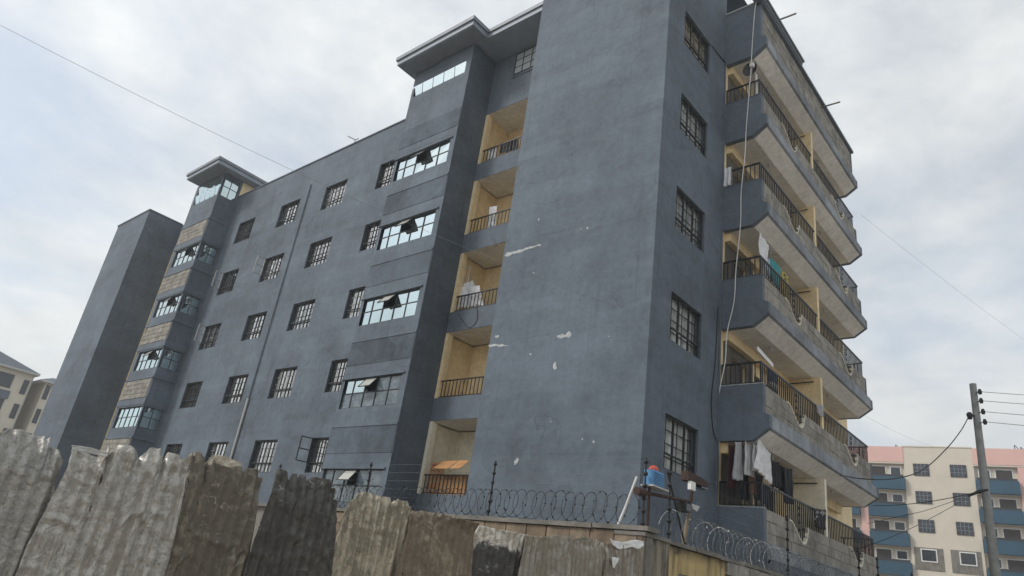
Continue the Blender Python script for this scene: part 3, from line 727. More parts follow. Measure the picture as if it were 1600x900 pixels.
# razor wire: one coil per wall
def razor(name, label, p0, p1, zc, r, pitch, seed, mt):
    rn = random.Random(seed); p0 = Vector(p0); p1 = Vector(p1); L = (p1-p0).length; d = (p1-p0)/L; n = Vector((-d.y, d.x, 0)); b = MB()
    turns = L/pitch; N = int(turns*22); pts = []
    for i in range(N+1):
        q = i/22; a = 2*math.pi*q; s = q*pitch + .06*math.sin(a*1.0+.6) + .03*noise.noise(Vector((q*.7, seed, 0)))
        rr = r*(1+.16*noise.noise(Vector((q*.45, 5+seed, 1)))); zz_ = zc + .03*noise.noise(Vector((q*.3, 9, seed)))
        pts.append(p0 + d*min(max(s, 0), L) + n*(rr*.8*math.cos(a)) + Vector((0,0,zz_+rr*math.sin(a))))
    b.tube(pts, .0048, 4)
    for i in range(2, N, 3):      # blades
        t_ = (pts[i+1]-pts[i-1]).normalized() if i+1 <= N else d; u_ = t_.cross(Vector((rn.uniform(-1,1), rn.uniform(-1,1), rn.uniform(-1,1)))).normalized()
        b.face([pts[i]-t_*.022, pts[i]+u_*.02, pts[i]+t_*.022, pts[i]-u_*.02])
    o = b.build(name, M[mt], None, recalc=False); rebase(o, (p0+p1)/2 + Vector((0,0,zc-r))); return tag(o, label, 'razor wire', None)
razor('razor_wire', 'coil of razor wire along the stone compound wall below the grey block', (-7.5,-3.06,0), (1.75,-3.06,0), .74, .235, .20, 1, 'darkwire')
razor('razor_wire', 'coil of razor wire along the yellow street wall below the balconies', (1.88,-2.2,0), (1.88,14,0), .66, .24, .19, 2, 'steel')

# electric fence
EF = thing('electric_fence', 'electric security fence with black insulators on short posts along both walls', 'fence', (1.9, -3.0, .45))
def epost(x, y, z0, z1, tilt=(0,0), r=.016):
    top = Vector((x+tilt[0], y+tilt[1], z1)); a = Vector((x, y, z0))
    o = MB().tube([a, top], r, 6).build('post', M['black'], EF)
    for i in range(6):
        f = .12 + .82*i/5; c = a.lerp(top, f)
        sd = Vector((-.02,.02,0))
        MB().tube([c-sd*1.6, c-sd*.6, c+sd*.6, c+sd*1.6], [.016, .034, .034, .016], 8).tube([c-Vector((0,0,.02)), c+Vector((0,0,.02))], .026, 8).build('insulator', M['black'], o)
    return [a.lerp(top, .12+.82*i/5) for i in range(6)]
rowsA = [epost(-8.1, -3.0, .5, 1.45), epost(-4.62, -3.0, .5, 1.48, (-.06,0)), epost(-1.18, -3.0, .5, 1.49), epost(1.9, -3.02, .42, 1.52)]
rowsB = [epost(1.9, -2.22, .40, 1.50, (0,-.05)), epost(1.9, 2.75, .40, 1.60), epost(1.9, 7.6, .40, 1.6), epost(1.9, 9.3, .4, 1.6), epost(1.9, 13, .4, 1.6)]
for rws in (rowsA, [rowsA[-1]]+rowsB):
    for i in range(6):
        MB().tube([r_[i]+Vector((-.02,-.02,0)) for r_ in rws], .0022, 4).build('wire', M['steel'], EF)
MB().tube([(1.9,-2.35,1.45), (1.92,-1.72,.42)], .016, 6).build('brace', M['black'], EF)

# alarm siren on its rusty bracket
AL = thing('alarm_siren', 'blue louvred siren box with red lamp on a rusty bracket over the wall corner', 'siren', (1.9, -2.8, .42))
b = MB(); b.box((1.82, -2.93, 1.13), (1.98, -2.62, 1.36)); sb = b.build('siren_box', paint('siren_blue', (.10,.27,.50), .5, .1, .05), AL)
for i in range(6): MB().prism([(-2.935, 1.15+i*.034), (-2.615, 1.15+i*.034), (-2.615, 1.162+i*.034), (-2.935, 1.162+i*.034)], 'x', 1.985, 2.0).build('louvre', sb.data.materials[0], sb)
MB().tube([(1.9,-2.79,1.362),(1.9,-2.79,1.40),(1.9,-2.79,1.43),(1.9,-2.79,1.445)], [.075,.075,.055,.02], 14).build('red_lamp', paint('siren_red', (.55,.09,.05), .35, .1, 0), AL)
MB().box((1.80,-2.98,1.105),(2.02,-2.5,1.128)).build('shelf', M['bar'], AL)
MB().tube([(1.9,-3.2,.98),(1.9,-2.3,1.06),(1.9,-1.56,1.12),(1.9,-1.52,1.16),(1.9,-1.5,1.42)], .028, 8).tube([(1.9,-3.25,.98),(1.9,-3.02,.99)], .06, 8).build('bracket', M['rust'], AL)
MB().tube([(1.9,-2.88,.42),(1.9,-2.88,1.10)], .022, 8).build('pole', M['rust'], AL)
SL = thing('rusty_lamp', 'rusty steel lamp housing at the end of the bracket arm beside the barred window', 'lamp', (1.9,-1.5,1.42))
b = MB(); b.prism([(-1.78,1.43),(-1.35,1.43),(-1.05,1.46),(-1.05,1.52),(-1.3,1.56),(-1.78,1.58)], 'x', 1.83, 1.97); b.build('housing', M['rust'], SL)
MB().box((1.94,-1.74,1.29),(2.0,-1.58,1.425)).build('junction_box', M['white'], SL); MB().box((1.83,-1.30,1.40),(1.97,-1.08,1.428)).build('lens', M['darkglass'], SL)
FL = thing('floodlight', 'small dark floodlight on a leaning wooden post above the yellow wall panel', 'floodlight', (1.9,-1.73,.41))
MB().tube([(1.9,-1.74,.38),(1.9,-1.66,.72),(1.9,-1.56,1.0)], [.035,.032,.028], 8).build('post', M['wood'], FL)
hd = MB().prism([(-1.90,.92),(-1.72,.92),(-1.68,1.06),(-1.92,1.06)], 'x', 1.84, 2.0).build('lamp_head', M['black'], FL); MB().box((2.002,-1.88,.94),(2.006,-1.72,1.04)).build('lens', M['darkglass'], hd)
MB().prism([(-1.66,1.0),(-1.5,.98),(-1.40,1.08),(-1.66,1.07)], 'x', 1.82, 2.0).build('reflector', M['bar'], FL)
tag(rebase(MB().tube([(1.50,-3.05,.50),(1.62,-3.06,.78),(1.79,-3.08,1.22)], [.022,.02,.018], 8).build('leaning_pole', M['white']), (1.5,-3.05,.5)), 'pale metal pole leaning on the stone wall coping near the siren', 'pole')

# ================================================================== CORRUGATED SHEET FENCE
PLf = Vector((2.611, -11.323)); PRf = Vector((3.079, -4.988)); FD = (PRf-PLf).normalized(); FN = Vector((FD.y, -FD.x))   # FN points to the street
def fence_pt(u, v):
    r = ray(u, v); # intersect with the vertical fence plane
    den = r.x*FN.x + r.y*FN.y; tt = ((PLf.x-CAM.x)*FN.x + (PLf.y-CAM.y)*FN.y)/den; q = CAM + r*tt
    return ((q.x-PLf.x)*FD.x + (q.y-PLf.y)*FD.y, q.z)
def sheet_mat(name, c, c2, mud, mudamt, scuff_highlight=.3, dark_below=None, metal=.6):
    t = NT(name); p = t.pos(); n = t.noise(p, 2.8, 10, .74, .8); n2 = t.noise(p, 13, 9, .78, .5); st = t.noise(t.pos((30, 30, 1.1)), 1.0, 8, .72); f = t.noise(p, 60, 3, .6)
    a = t.mix(t.rng(n, .44, .56, 0, 1), c, c2)
    a = t.mix(1, a, t.math('ADD', t.rng(st, .35, .65, .80, 1.18), t.rng(n2, .38, .62, -.16, .16)), 'MULTIPLY')
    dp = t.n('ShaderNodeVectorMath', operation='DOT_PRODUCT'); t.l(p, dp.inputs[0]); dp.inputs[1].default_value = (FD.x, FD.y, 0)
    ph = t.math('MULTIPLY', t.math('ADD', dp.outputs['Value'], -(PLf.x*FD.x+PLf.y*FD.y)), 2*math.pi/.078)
    va = t.math('MULTIPLY', t.rng(t.math('COSINE', ph), -.75, .45, -1, .7), t.rng(n, .35, .62, .04, .20))      # rib shading put into the colour: valleys darker, crests lighter
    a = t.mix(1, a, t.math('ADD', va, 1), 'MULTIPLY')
    mk = t.rng(t.math('ADD', t.math('MULTIPLY', n, .6), t.math('MULTIPLY', st, .4)), .545-mudamt*.17, .575-mudamt*.17, 0, .8)
    a = t.mix(mk, a, mud)
    sc_ = t.math('MULTIPLY', t.rng(n2, .60, .68, 0, 1), t.rng(st, .5, .62, 0, scuff_highlight)); a = t.mix(sc_, a, (.55,.54,.51))
    if dark_below is not None:
        sx = t.n('ShaderNodeSeparateXYZ'); t.l(p, sx.inputs[0]); zz_ = t.math('ADD', sx.outputs[2], t.rng(n, .3, .7, -.14, .14))
        a = t.mix(t.rng(zz_, dark_below-.02, dark_below+.03, .92, 0), a, (.03,.03,.031))
    vz = t.n('ShaderNodeTexVoronoi', feature='DISTANCE_TO_EDGE'); vz.inputs['Scale'].default_value = 4.2; wv = t.n('ShaderNodeVectorMath', operation='ADD'); t.l(t.pos((.8,.8,2.6)), wv.inputs[0])
    nz = t.n('ShaderNodeTexNoise'); nz.inputs['Scale'].default_value = 6; nz.inputs['Detail'].default_value = 4; t.l(p, nz.inputs['Vector']); sv = t.n('ShaderNodeVectorMath', operation='SCALE'); t.l(nz.outputs['Color'], sv.inputs[0]); sv.inputs['Scale'].default_value = .55; t.l(sv.outputs[0], wv.inputs[1]); t.l(wv.outputs[0], vz.inputs['Vector'])
    cr = t.math('MULTIPLY', t.rng(vz.outputs['Distance'], 0, .028, 1, 0), t.rng(t.noise(t.pos((1,1,2.2)), 5, 4), .57, .66, 0, scuff_highlight*1.9)); a = t.mix(cr, a, (.60,.60,.58))      # bright crease highlights painted into the colour as thin fold lines
    spk = t.rng(f, .60, .70, 0, .5); a = t.mix(spk, a, (.05,.045,.04))
    t.set(a, t.rng(mk, 0, 1, .36, .8), t.rng(mk, 0, 1, metal, 0), .35); 
    vf = t.n('ShaderNodeTexVoronoi'); vf.inputs['Scale'].default_value = 7.5; wv2 = t.n('ShaderNodeVectorMath', operation='ADD'); t.l(p, wv2.inputs[0]); t.l(sv.outputs[0], wv2.inputs[1]); t.l(wv2.outputs[0], vf.inputs['Vector'])
    vg = t.n('ShaderNodeTexVoronoi'); vg.inputs['Scale'].default_value = 19; t.l(wv2.outputs[0], vg.inputs['Vector'])
    hf = t.math('ADD', t.math('MULTIPLY', t.math('MULTIPLY', vf.outputs['Distance'], t.rng(n, .42, .6, .3, 2.2)), 1.0), t.math('ADD', t.math('MULTIPLY', vg.outputs['Distance'], t.rng(n, .4, .6, .7, .1)), t.math('MULTIPLY', n2, .35)))
    t.bump(hf, .32, .02); return t.m
SHEETS = [
 ('dull grey corrugated sheet with a bright crumpled top, beside the cream house', [(-66,688),(-30,682),(0,676),(18,671),(46,671),(54,676),(70,679),(86,681),(92,690),(97,706),(101,722)], ((.145,.142,.135),(.175,.17,.16),(.10,.095,.085),.2), 1.0),
 ('broad dented grey sheet with a white folded flap on top', [(103,735),(108,699),(118,703),(140,708),(160,713),(166,710),(169,698),(182,694),(205,697),(212,702),(226,699),(245,702),(276,708),(288,712),(298,722)], ((.17,.165,.155),(.225,.22,.205),(.115,.105,.09),.35), 1.3),
 ('brown mud stained sheet with a ragged torn top edge', [(290,735),(298,714),(310,703),(322,704),(331,714),(343,711),(358,720),(374,728),(394,728),(408,735),(413,748)], ((.115,.106,.088),(.155,.144,.12),(.062,.056,.046),.5), 1.0),
 ('blackened tar coated sheet between a brown one and a buff one', [(418,790),(425,752),(434,733),(447,735),(474,742),(498,745),(519,751),(526,770),(531,796)], ((.075,.075,.073),(.105,.104,.10),(.045,.044,.042),.35), 1.0),
 ('buff weathered sheet with a sloping shoulder standing before the razor wire', [(534,812),(543,789),(560,769),(580,770),(598,775),(626,780),(640,785),(644,796)], ((.19,.175,.14),(.235,.22,.18),(.085,.075,.058),.3), .8),
 ('rust patched sheet under the cardboard boxes loggia', [(641,798),(662,798),(690,803),(716,810),(742,817)], ((.15,.135,.105),(.20,.175,.135),(.075,.06,.045),.55), .9),
 ('pale ribbed sheet with a black lower half', [(736,819),(760,823),(790,829),(826,836)], ((.30,.295,.285),(.24,.23,.21),(.13,.11,.09),.1, .5, -.27), .5),
 ('narrow grey streaked sheet beside the torn white plastic', [(818,836),(850,838),(872,836),(899,841)], ((.14,.135,.12),(.23,.22,.20),(.09,.08,.06),.4), .6),
 ('mottled grey sheet with shreds of white plastic on its top', [(892,841),(915,840),(940,844),(953,850)], ((.16,.155,.14),(.21,.20,.18),(.10,.09,.075),.4), .8),
 ('last grey sheet of the fence, touching the stained wall pillar', [(948,849),(965,846),(985,848),(1004,852)], ((.15,.145,.135),(.19,.18,.165),(.085,.075,.06),.4), .8)]
for si, (lab, top, mp, rag) in enumerate(SHEETS):
    mp = tuple(sc3(tuple(a_*b_ for a_, b_ in zip(q_, (1.0, .99, .955) if si < 2 else (1.04, 1.0, .93))), [2.2,2.3,1.65,1.15,1.9,1.8,2.3,2.0,2.1,2.1][si]) if isinstance(q_, tuple) else q_ for q_ in mp)
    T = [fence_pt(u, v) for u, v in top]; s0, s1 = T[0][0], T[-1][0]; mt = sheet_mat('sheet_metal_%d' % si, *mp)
    def ztop(s):
        for i in range(len(T)-1):
            if T[i][0] <= s <= T[i+1][0] or i == len(T)-2:
                f = (s-T[i][0])/max(1e-6, T[i+1][0]-T[i][0]); return T[i][1] + (T[i+1][1]-T[i][1])*min(max(f, 0), 1)
        return T[-1][1]
    nu = max(24, int((s1-s0)/.0075)); nv = 110; off = (.012 if si % 2 else -.012); sd = si*13.7; pitch = .078
    rt = random.Random(si*31+4); tears = [(rt.uniform(s0, s1), rt.uniform(.02, .075)*min(rag, 1.2), rt.uniform(.008, .06), rt.random() < .75) for q in range(5)]
    creases = [random.Random(si*5+q).uniform(.12, .85) for q in range(3)]
    def fn(u, v, s0=s0, s1=s1, off=off, sd=sd, rag=rag, creases=creases):
        fl_ = min(1, max(0, (1-v)*2.6-.25)); s = (s0-.055*fl_) + (s1-s0+.11*fl_)*u; zt = ztop(s0+(s1-s0)*u) + .012*rag*noise.noise(Vector((s*9, sd, 0))) + .022*rag*max(0, noise.noise(Vector((s*17, sd, 5)))-.1) - .03*rag*max(0, noise.noise(Vector((s*26, sd, 8)))-.35) + .004*rag*noise.noise(Vector((s*120, sd, 3)))
        for (ts, td, tw, one) in tears:      # V-shaped tears and one-sided rips
            e_ = (s-ts)/tw
            if abs(e_) < 1 and not (one and e_ < 0): zt -= td*(1-abs(e_))
        zlow = -1.35
        z = ZG if v == 0 else zlow + (zt-zlow)*((v-1/nv)/(1-1/nv))
        dt = zt - z                                         # distance below the torn top
        flat = .45 + .75*min(1, max(0, .5+1.6*noise.noise(Vector((s*1.3, z*.9, sd)))))
        d = .0085*flat*math.cos(2*math.pi*s/pitch + .5*noise.noise(Vector((s*2, z, sd))))
        d += .010*rag*noise.noise(Vector((s*1.6, z*1.2, sd+2)))
        d += .008*rag*(abs(noise.noise(Vector((s*4.5, z*5.5, sd+7))))-.2)
        tp = math.exp(-max(dt, 0)/.14); d += rag*tp*(.014*noise.noise(Vector((s*9, z*9, sd+4))) + .016*abs(noise.noise(Vector((s*16, z*14, sd+5)))))
        d += rag*.045*max(0, 1-dt/.10)**2*noise.noise(Vector((s*3.2, 0, sd+9)))*2
        for ci, c in enumerate(creases):                    # sharp horizontal creases
            zc = zt - 1.15*c + .05*noise.noise(Vector((s*3, ci, sd))) ; d += .014*rag*max(0, 1-abs(z-zc)/.035)*(.4+noise.noise(Vector((s*5, ci+3, sd))))
        vo = noise.voronoi(Vector((s*6.5, z*7.5, sd)))[0]; d += rag*(.012+.05*tp)*(vo[1]-vo[0])*(.25+max(0, noise.noise(Vector((s*2.2, z*2.2, sd+11)))+.15))
        vo = noise.voronoi(Vector((s*15, z*17, sd+3)))[0]; d += rag*(.003+.016*tp)*(vo[1]-vo[0])
        if dt < .17 and rag > .7: d -= .06*min(rag, 1)*(1-dt/.17)*min(1, max(0, .5+1.5*noise.noise(Vector((s*2.4, 3, sd+21)))))       # top bent back
        d += off
        return (PLf.x+FD.x*s+FN.x*d, PLf.y+FD.y*s+FN.y*d, z)
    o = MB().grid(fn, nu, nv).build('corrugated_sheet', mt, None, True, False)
    sm = o.modifiers.new('thickness', 'SOLIDIFY'); sm.thickness = .0025; sm.offset = -1
    c = ((s0+s1)/2); rebase(o, (PLf.x+FD.x*c, PLf.y+FD.y*c, ZG)); tag(o, lab, 'metal sheet', 'corrugated sheets of the street fence')
def scrap(top, bot, label, nm='plastic_scrap', cat='plastic', mat=None, amp=.02, outd=.03):
    n = len(top); A = [fence_pt(*q) for q in top]; Bq = [fence_pt(*q) for q in bot]; b = MB()
    def fn(u, v):
        i = min(int(u*(n-1)), n-2); f = u*(n-1)-i; a = (A[i][0]+(A[i+1][0]-A[i][0])*f, A[i][1]+(A[i+1][1]-A[i][1])*f); c = (Bq[i][0]+(Bq[i+1][0]-Bq[i][0])*f, Bq[i][1]+(Bq[i+1][1]-Bq[i][1])*f)
        s, z = a[0]+(c[0]-a[0])*v, a[1]+(c[1]-a[1])*v; d = outd + amp*noise.noise(Vector((s*14, z*14, 2.2))) + amp*abs(noise.noise(Vector((s*30, z*30, 1))))
        return (PLf.x+FD.x*s+FN.x*d, PLf.y+FD.y*s+FN.y*d, z)
    o = b.grid(fn, 26, 12).build(nm, mat or M['white'], None, True, False); o.modifiers.new('thickness', 'SOLIDIFY').thickness = .002
    c = sum((Vector(v.co) for v in o.data.vertices), Vector())/len(o.data.vertices); rebase(o, c); return tag(o, label, cat)
scrap([(948,841),(958,845),(968,847),(978,845),(990,843),(1003,846)], [(954,852),(962,858),(972,857),(984,854),(992,858),(1001,853)], 'torn white plastic shred draped over the fence top beside the pillar')
scrap([(951,871),(957,870),(963,872)], [(953,886),(957,888),(960,880)], 'small white plastic shred stuck below the larger one')
scrap([(109,696),(122,697),(140,700),(166,708)], [(110,704),(124,706),(145,710),(165,714)], 'curled white metal flap bent over the broad dented sheet', 'folded_flap', 'metal flap', paint('bare_zinc', (.50,.50,.48), .5, .15, .2, .3), .012, .035)
scrap([(328,712),(338,711),(350,714),(366,721),(374,722)], [(334,724),(344,728),(354,731),(366,728),(375,729)], 'pale crumpled foil caught on the torn top of the brown sheet', 'crumpled_foil', 'foil', paint('pale_foil', (.42,.38,.30), .6, .3, .3), .03, .03)

# ================================================================== LAUNDRY AND THINGS ON THE BALCONIES
def hang(name, label, cat, px, plane, c, mat, folds=5, amp=.035, group=None, seed=0):
    """cloth hung between four picture corners TL,TR,BR,BL at its own depth"""
    q = [(onX(u, v, c) if plane == 'x' else onY(u, v, c)) for u, v in px]; nrm = Vector((1,0,0)) if plane == 'x' else Vector((0,-1,0))
    def fn(u, v):
        a = q[0].lerp(q[1], u); b_ = q[3].lerp(q[2], u); p_ = a.lerp(b_, v)
        w_ = amp*(.3+.7*v)*math.sin(u*folds*2*math.pi + 1.7*noise.noise(Vector((u*2, v*1.5, seed))) + seed) + .03*noise.noise(Vector((u*3, v*3, seed+4)))
        p_ = p_ + nrm*w_; p_.z += (.04*noise.noise(Vector((u*5, seed, 8))) if v > .9 else 0) - .02*math.sin(u*math.pi)*(1-v); return p_
    o = MB().grid(fn, 30, 16).build(name, mat, None, True, False); o.modifiers.new('thickness', 'SOLIDIFY').thickness = .006
    cc = (q[0]+q[1]+q[2]+q[3])/4; cc.z = min(p_.z for p_ in q); rebase(o, cc); return tag(o, label, cat, group)
def Z3(a, b): return (1110+a/4.285, 660+b/4.285)
def Z4(a, b): return (1110+a/5.626, 360+b/5.626)
def Z5(a, b): return (1110+a/5.295, 530+b/5.295)
CW = cloth('white_cotton', (.68,.68,.69)); CG = cloth('grey_cotton', (.36,.36,.37)); CD = cloth('dark_cotton', (.022,.023,.028)); CT = cloth('teal_cotton', (.05,.30,.32))
CY = cloth('yellow_print', (.42,.33,.10), (.06,.10,.05), 1); CB = cloth('brown_cotton', (.20,.12,.075)); CM = cloth('maroon_cotton', (.06,.015,.022)); CN = cloth('navy_cotton', (.02,.03,.06)); CS = cloth('sky_cotton', (.35,.5,.62))
G0 = 'washing on the lowest balcony'
for (nm, lab, cat, z, x, mt, fo) in [
 ('long_cloth', 'long pale grey cloth hanging at the dark end of the lowest balcony', 'cloth', [(165,128),(206,128),(212,388),(152,380)], .55, CG, 3),
 ('white_shirt', 'white shirt hanging between a grey cloth and a large white sheet', 'shirt', [(230,124),(282,126),(286,368),(222,346)], .66, CW, 4),
 ('white_sheet', 'large white sheet hanging over the lowest balcony rail', 'sheet', [(325,112),(405,212),(406,420),(297,302)], .95, CW, 5),
 ('black_trousers', 'black trousers hanging just behind the large white sheet', 'trousers', [(415,252),(462,266),(486,442),(408,432)], .8, CD, 4),
 ('black_jeans', 'long black jeans hanging near the middle of the lowest balcony', 'jeans', [(494,302),(552,306),(562,548),(497,542)], .75, CD, 3),
 ('brown_trousers', 'brown trousers hanging below the white shirt', 'trousers', [(262,328),(302,342),(307,486),(254,480)], .6, CB, 3),
 ('charcoal_shirt', 'charcoal shirt hanging low behind the large white sheet', 'shirt', [(300,330),(348,352),(352,530),(300,515)], .55, CD, 4),
 ('black_coat', 'black coat hanging between the black trousers and the long black jeans', 'coat', [(452,275),(492,300),(500,470),(455,450)], .6, CD, 4),
 ('grey_vest', 'light grey vest hanging partly behind the white shirt', 'vest', [(205,150),(236,150),(240,330),(205,335)], .45, CG, 3),
 ('white_blouse', 'white blouse hanging in the gap between the white shirt and the large white sheet', 'blouse', [(284,140),(322,150),(312,330),(286,325)], .78, CW, 3),
 ('navy_trousers', 'navy trousers hanging low under the large white sheet', 'trousers', [(340,395),(395,420),(400,560),(345,540)], .6, CN, 3),
 ('maroon_dress', 'maroon dress hanging beside the wall on the lowest balcony', 'dress', [(118,150),(162,150),(166,434),(114,442)], .4, CM, 4),
 ('black_skirt', 'black skirt hanging low behind the lowest balcony rail', 'skirt', [(216,350),(256,352),(256,522),(198,512)], .5, CD, 4)]:
    hang(nm, lab, cat, [Z3(*q) for q in z], 'x', x, mt, fo, .035, G0, len(lab))
hang('jacket', 'dark jacket draped over the lowest balcony rail beside the partition', 'jacket', [Z3(692,568), Z3(772,584), Z3(770,722), Z3(700,700)], 'x', 1.10, cloth('mixed_dark', (.03,.028,.03), (.3,.3,.3), 1), 4, .05)
hang('white_towel', 'white towel hanging above the rail of the third floor balcony', 'towel', [Z4(432,12), Z4(512,130), Z4(490,335), Z4(420,200)], 'x', .95, CW, 2)
hang('blue_towel', 'pale blue towel hanging behind the white towel', 'towel', [Z4(493,240), Z4(522,250), Z4(525,425), Z4(492,380)], 'x', .85, CS, 2)
hang('teal_curtain', 'teal cloth hanging beside a yellow printed one', 'cloth', [Z4(525,232), Z4(612,322), Z4(612,530), Z4(530,432)], 'x', .85, CT, 4)
hang('printed_wrap', 'yellow and green printed wrap hanging beside the teal cloth', 'wrap', [Z4(616,322), Z4(684,404), Z4(684,622), Z4(620,540)], 'x', .85, CY, 4)
hang('navy_cloth', 'navy cloth hanging behind the second floor balcony rail', 'cloth', [Z5(470,235), Z5(552,292), Z5(556,455), Z5(478,400)], 'x', .85, CN, 4)
hang('grey_bag', 'grey cloth bag hung on the rail against the partition', 'bag', [Z5(872,535), Z5(936,545), Z5(930,645), Z5(890,640)], 'x', 1.10, CG, 2, .06)
hang('white_rag', 'white rag tied at the wall end of the fourth floor railing', 'rag', [(1132,263), (1143,260), (1142,289), (1131,292)], 'y', YN-.01, CW, 2, .03)
q0, q1 = Z5(385,75), Z5(515,222)
a, b_ = onX(*q0, .8), onX(*q1, .8); bd = MB().prism([(0,-.06),(0,.06),(.02,.06),(.02,-.06)], 'z', 0, (b_-a).length).build('board', M['white']); bd.location = b_; bd.rotation_euler = (a-b_).to_track_quat('Z','Y').to_euler()
tag(bd, 'white board leaning on the second floor balcony', 'board')
q = onX(*Z5(520,390), .9); b = MB(); b.grid(lambda u, v: (q.x+.09*math.sin(v*math.pi)**.5*math.cos(u*2*math.pi)*(1+.2*noise.noise(Vector((u*4,v*3,1)))), q.y-.25+.5*v, q.z+.10*math.sin(v*math.pi)**.5*math.sin(u*2*math.pi)*(1+.2*noise.noise(Vector((u*4,v*3,7))))), 18, 12)
tag(b.build('rolled_mat', CG, None, True), 'grey rolled mat resting on the second floor parapet', 'mat')
# dish aerial on the topmost open balcony
dc = onX(1172, 109, .75); DS = thing('satellite_dish', 'small dark satellite dish with a white arm on the topmost balcony', 'satellite dish', (dc.x, dc.y, 1.863+4*H))
b = MB(); b.grid(lambda u, v: (dc.x+.22*v*math.cos(u*2*math.pi), dc.y-.06*v*v+.03, dc.z+.25*v*math.sin(u*2*math.pi)), 22, 5); b.build('dish', M['black'], DS, True, False)
MB().tube([(dc.x, dc.y+.04, dc.z), (dc.x+.14, dc.y+.1, dc.z-.2), (dc.x+.16, dc.y+.1, 1.87+4*H)], .035, 8).build('mast', M['white'], DS)
MB().tube([(dc.x+.05, dc.y-.03, dc.z-.22), (dc.x+.16, dc.y-.25, dc.z-.10)], .02, 6).box((dc.x+.11, dc.y-.30, dc.z-.16), (dc.x+.22, dc.y-.2, dc.z-.03)).build('arm', M['white'], DS)
# loggia things
def Z6(a, b): return (640+a/3.214, 200+b/3.214)
hang('laundry_heap', 'white laundry hung on the drying rack in the third floor loggia', 'laundry', [Z6(240,800), Z6(352,790), Z6(372,895), Z6(228,905)], 'y', 2.20, CW, 4, .06)
hang('white_blanket', 'white blanket thrown over the top of the drying rack', 'blanket', [Z6(270,782), Z6(318,764), Z6(345,835), Z6(238,845)], 'y', 2.30, CW, 3, .05)
hang('towel', 'white towel hanging in the fourth floor loggia', 'towel', [Z6(402,396), Z6(440,390), Z6(432,500), Z6(392,508)], 'y', 2.22, CW, 2, .03)
hang('striped_cloth', 'white cloth hung on the topmost loggia rail', 'cloth', [Z6(398,104), Z6(440,92), Z6(436,150), Z6(396,158)], 'y', 2.14, CW, 3, .03)
hang('dark_blanket', 'dark blanket hung on the topmost loggia rail', 'blanket', [Z6(458,76), Z6(548,50), Z6(546,112), Z6(456,128)], 'y', 2.14, CD, 4, .03)
a = onY(*Z6(305,700), 2.4); RK = thing('drying_rack', 'thin white drying rack standing in the third floor loggia', 'drying rack', (a.x, 2.4, LS-.73+2*H))
MB().tube([(a.x, 2.4, LS-.73+2*H), (a.x, 2.4, a.z)], .012, 6).build('post', M['white'], RK); MB().tube([(a.x-.55, 2.4, a.z), (a.x+.1, 2.4, a.z)], .011, 6).build('top_bar', M['white'], RK)
for dx in (-.5, -.25): MB().tube([(a.x+dx, 2.4, a.z), (a.x+dx*.2, 2.4, a.z-.6)], .008, 6).build('stay', M['white'], RK)
# cardboard boxes in the ground floor loggia
t = NT('cardboard'); p = t.pos(); n = t.noise(p, 5, 5, .6); t.set(t.mix(t.rng(n,.3,.7,0,1), (.42,.22,.095), (.50,.275,.125)), .85, 0, .2); M['card'] = t.m
KB = thing('cardboard_box', 'large open cardboard box printed HON behind the lowest loggia railing', 'box', (-7.8, 2.4, LS-.73))
b = MB(); x0, x1, y0, y1, z0, z1 = -8.50, -6.95, 2.20, 2.85, LS-.72, 2.27
b.wall('y', y0, x0, x1, z0, z1); b.wall('y', y1, x0, x1, z0, z1); b.wall('x', x0, y0, y1, z0, z1); b.wall('x', x1, y0, y1, z0, z1); b.build('carton', M['card'], KB)
MB().prism([(-8.50,2.272),(-7.90,2.272),(-7.94,2.625),(-8.47,2.625)], 'y', 2.203, 2.209).build('flap', M['card'], KB)
b = MB(); b.face([(-7.95,2.15,2.66),(-7.32,2.15,2.66),(-7.42,1.86,2.37),(-8.04,1.86,2.37)]); o_ = b.build('flap', M['card'], KB); o_.modifiers.new('thickness','SOLIDIFY').thickness = .006
b = MB(); b.face([(-7.28,2.15,2.67),(-6.9,2.15,2.66),(-6.92,1.86,2.38),(-7.36,1.86,2.37)]); o_ = b.build('flap', M['card'], KB); o_.modifiers.new('thickness','SOLIDIFY').thickness = .006
ink = paint('box_ink', (.03,.03,.035), .8, .1, 0); red = paint('box_red', (.22,.03,.025), .8, .1, 0)
def text(body, size, loc, rot, mat, parent, name='printed_text', ext=.0):
    cu = bpy.data.curves.new(name, 'FONT'); cu.body = body; cu.size = size; cu.extrude = ext; tmp = bpy.data.objects.new('tmp', cu); col.objects.link(tmp)
    me = bpy.data.meshes.new_from_object(tmp.evaluated_get(bpy.context.evaluated_depsgraph_get())); bpy.data.objects.remove(tmp)
    me.materials.clear(); me.materials.append(mat); me.name = name; o = link(name, me, parent, loc); o.rotation_euler = rot; return o
text('HON', .17, (-8.46, 2.199, 2.325), (R(90), 0, 0), ink, KB)
b = MB(); b.box((-8.46,2.199,2.475),(-7.99,2.202,2.49)); b.box((-8.47,2.199,2.285),(-7.96,2.202,2.292))
for i in range(5): b.box((-8.44+i*.09,2.199,2.52),(-8.385+i*.09,2.202,2.575))
b.build('printed_mark', red, KB)

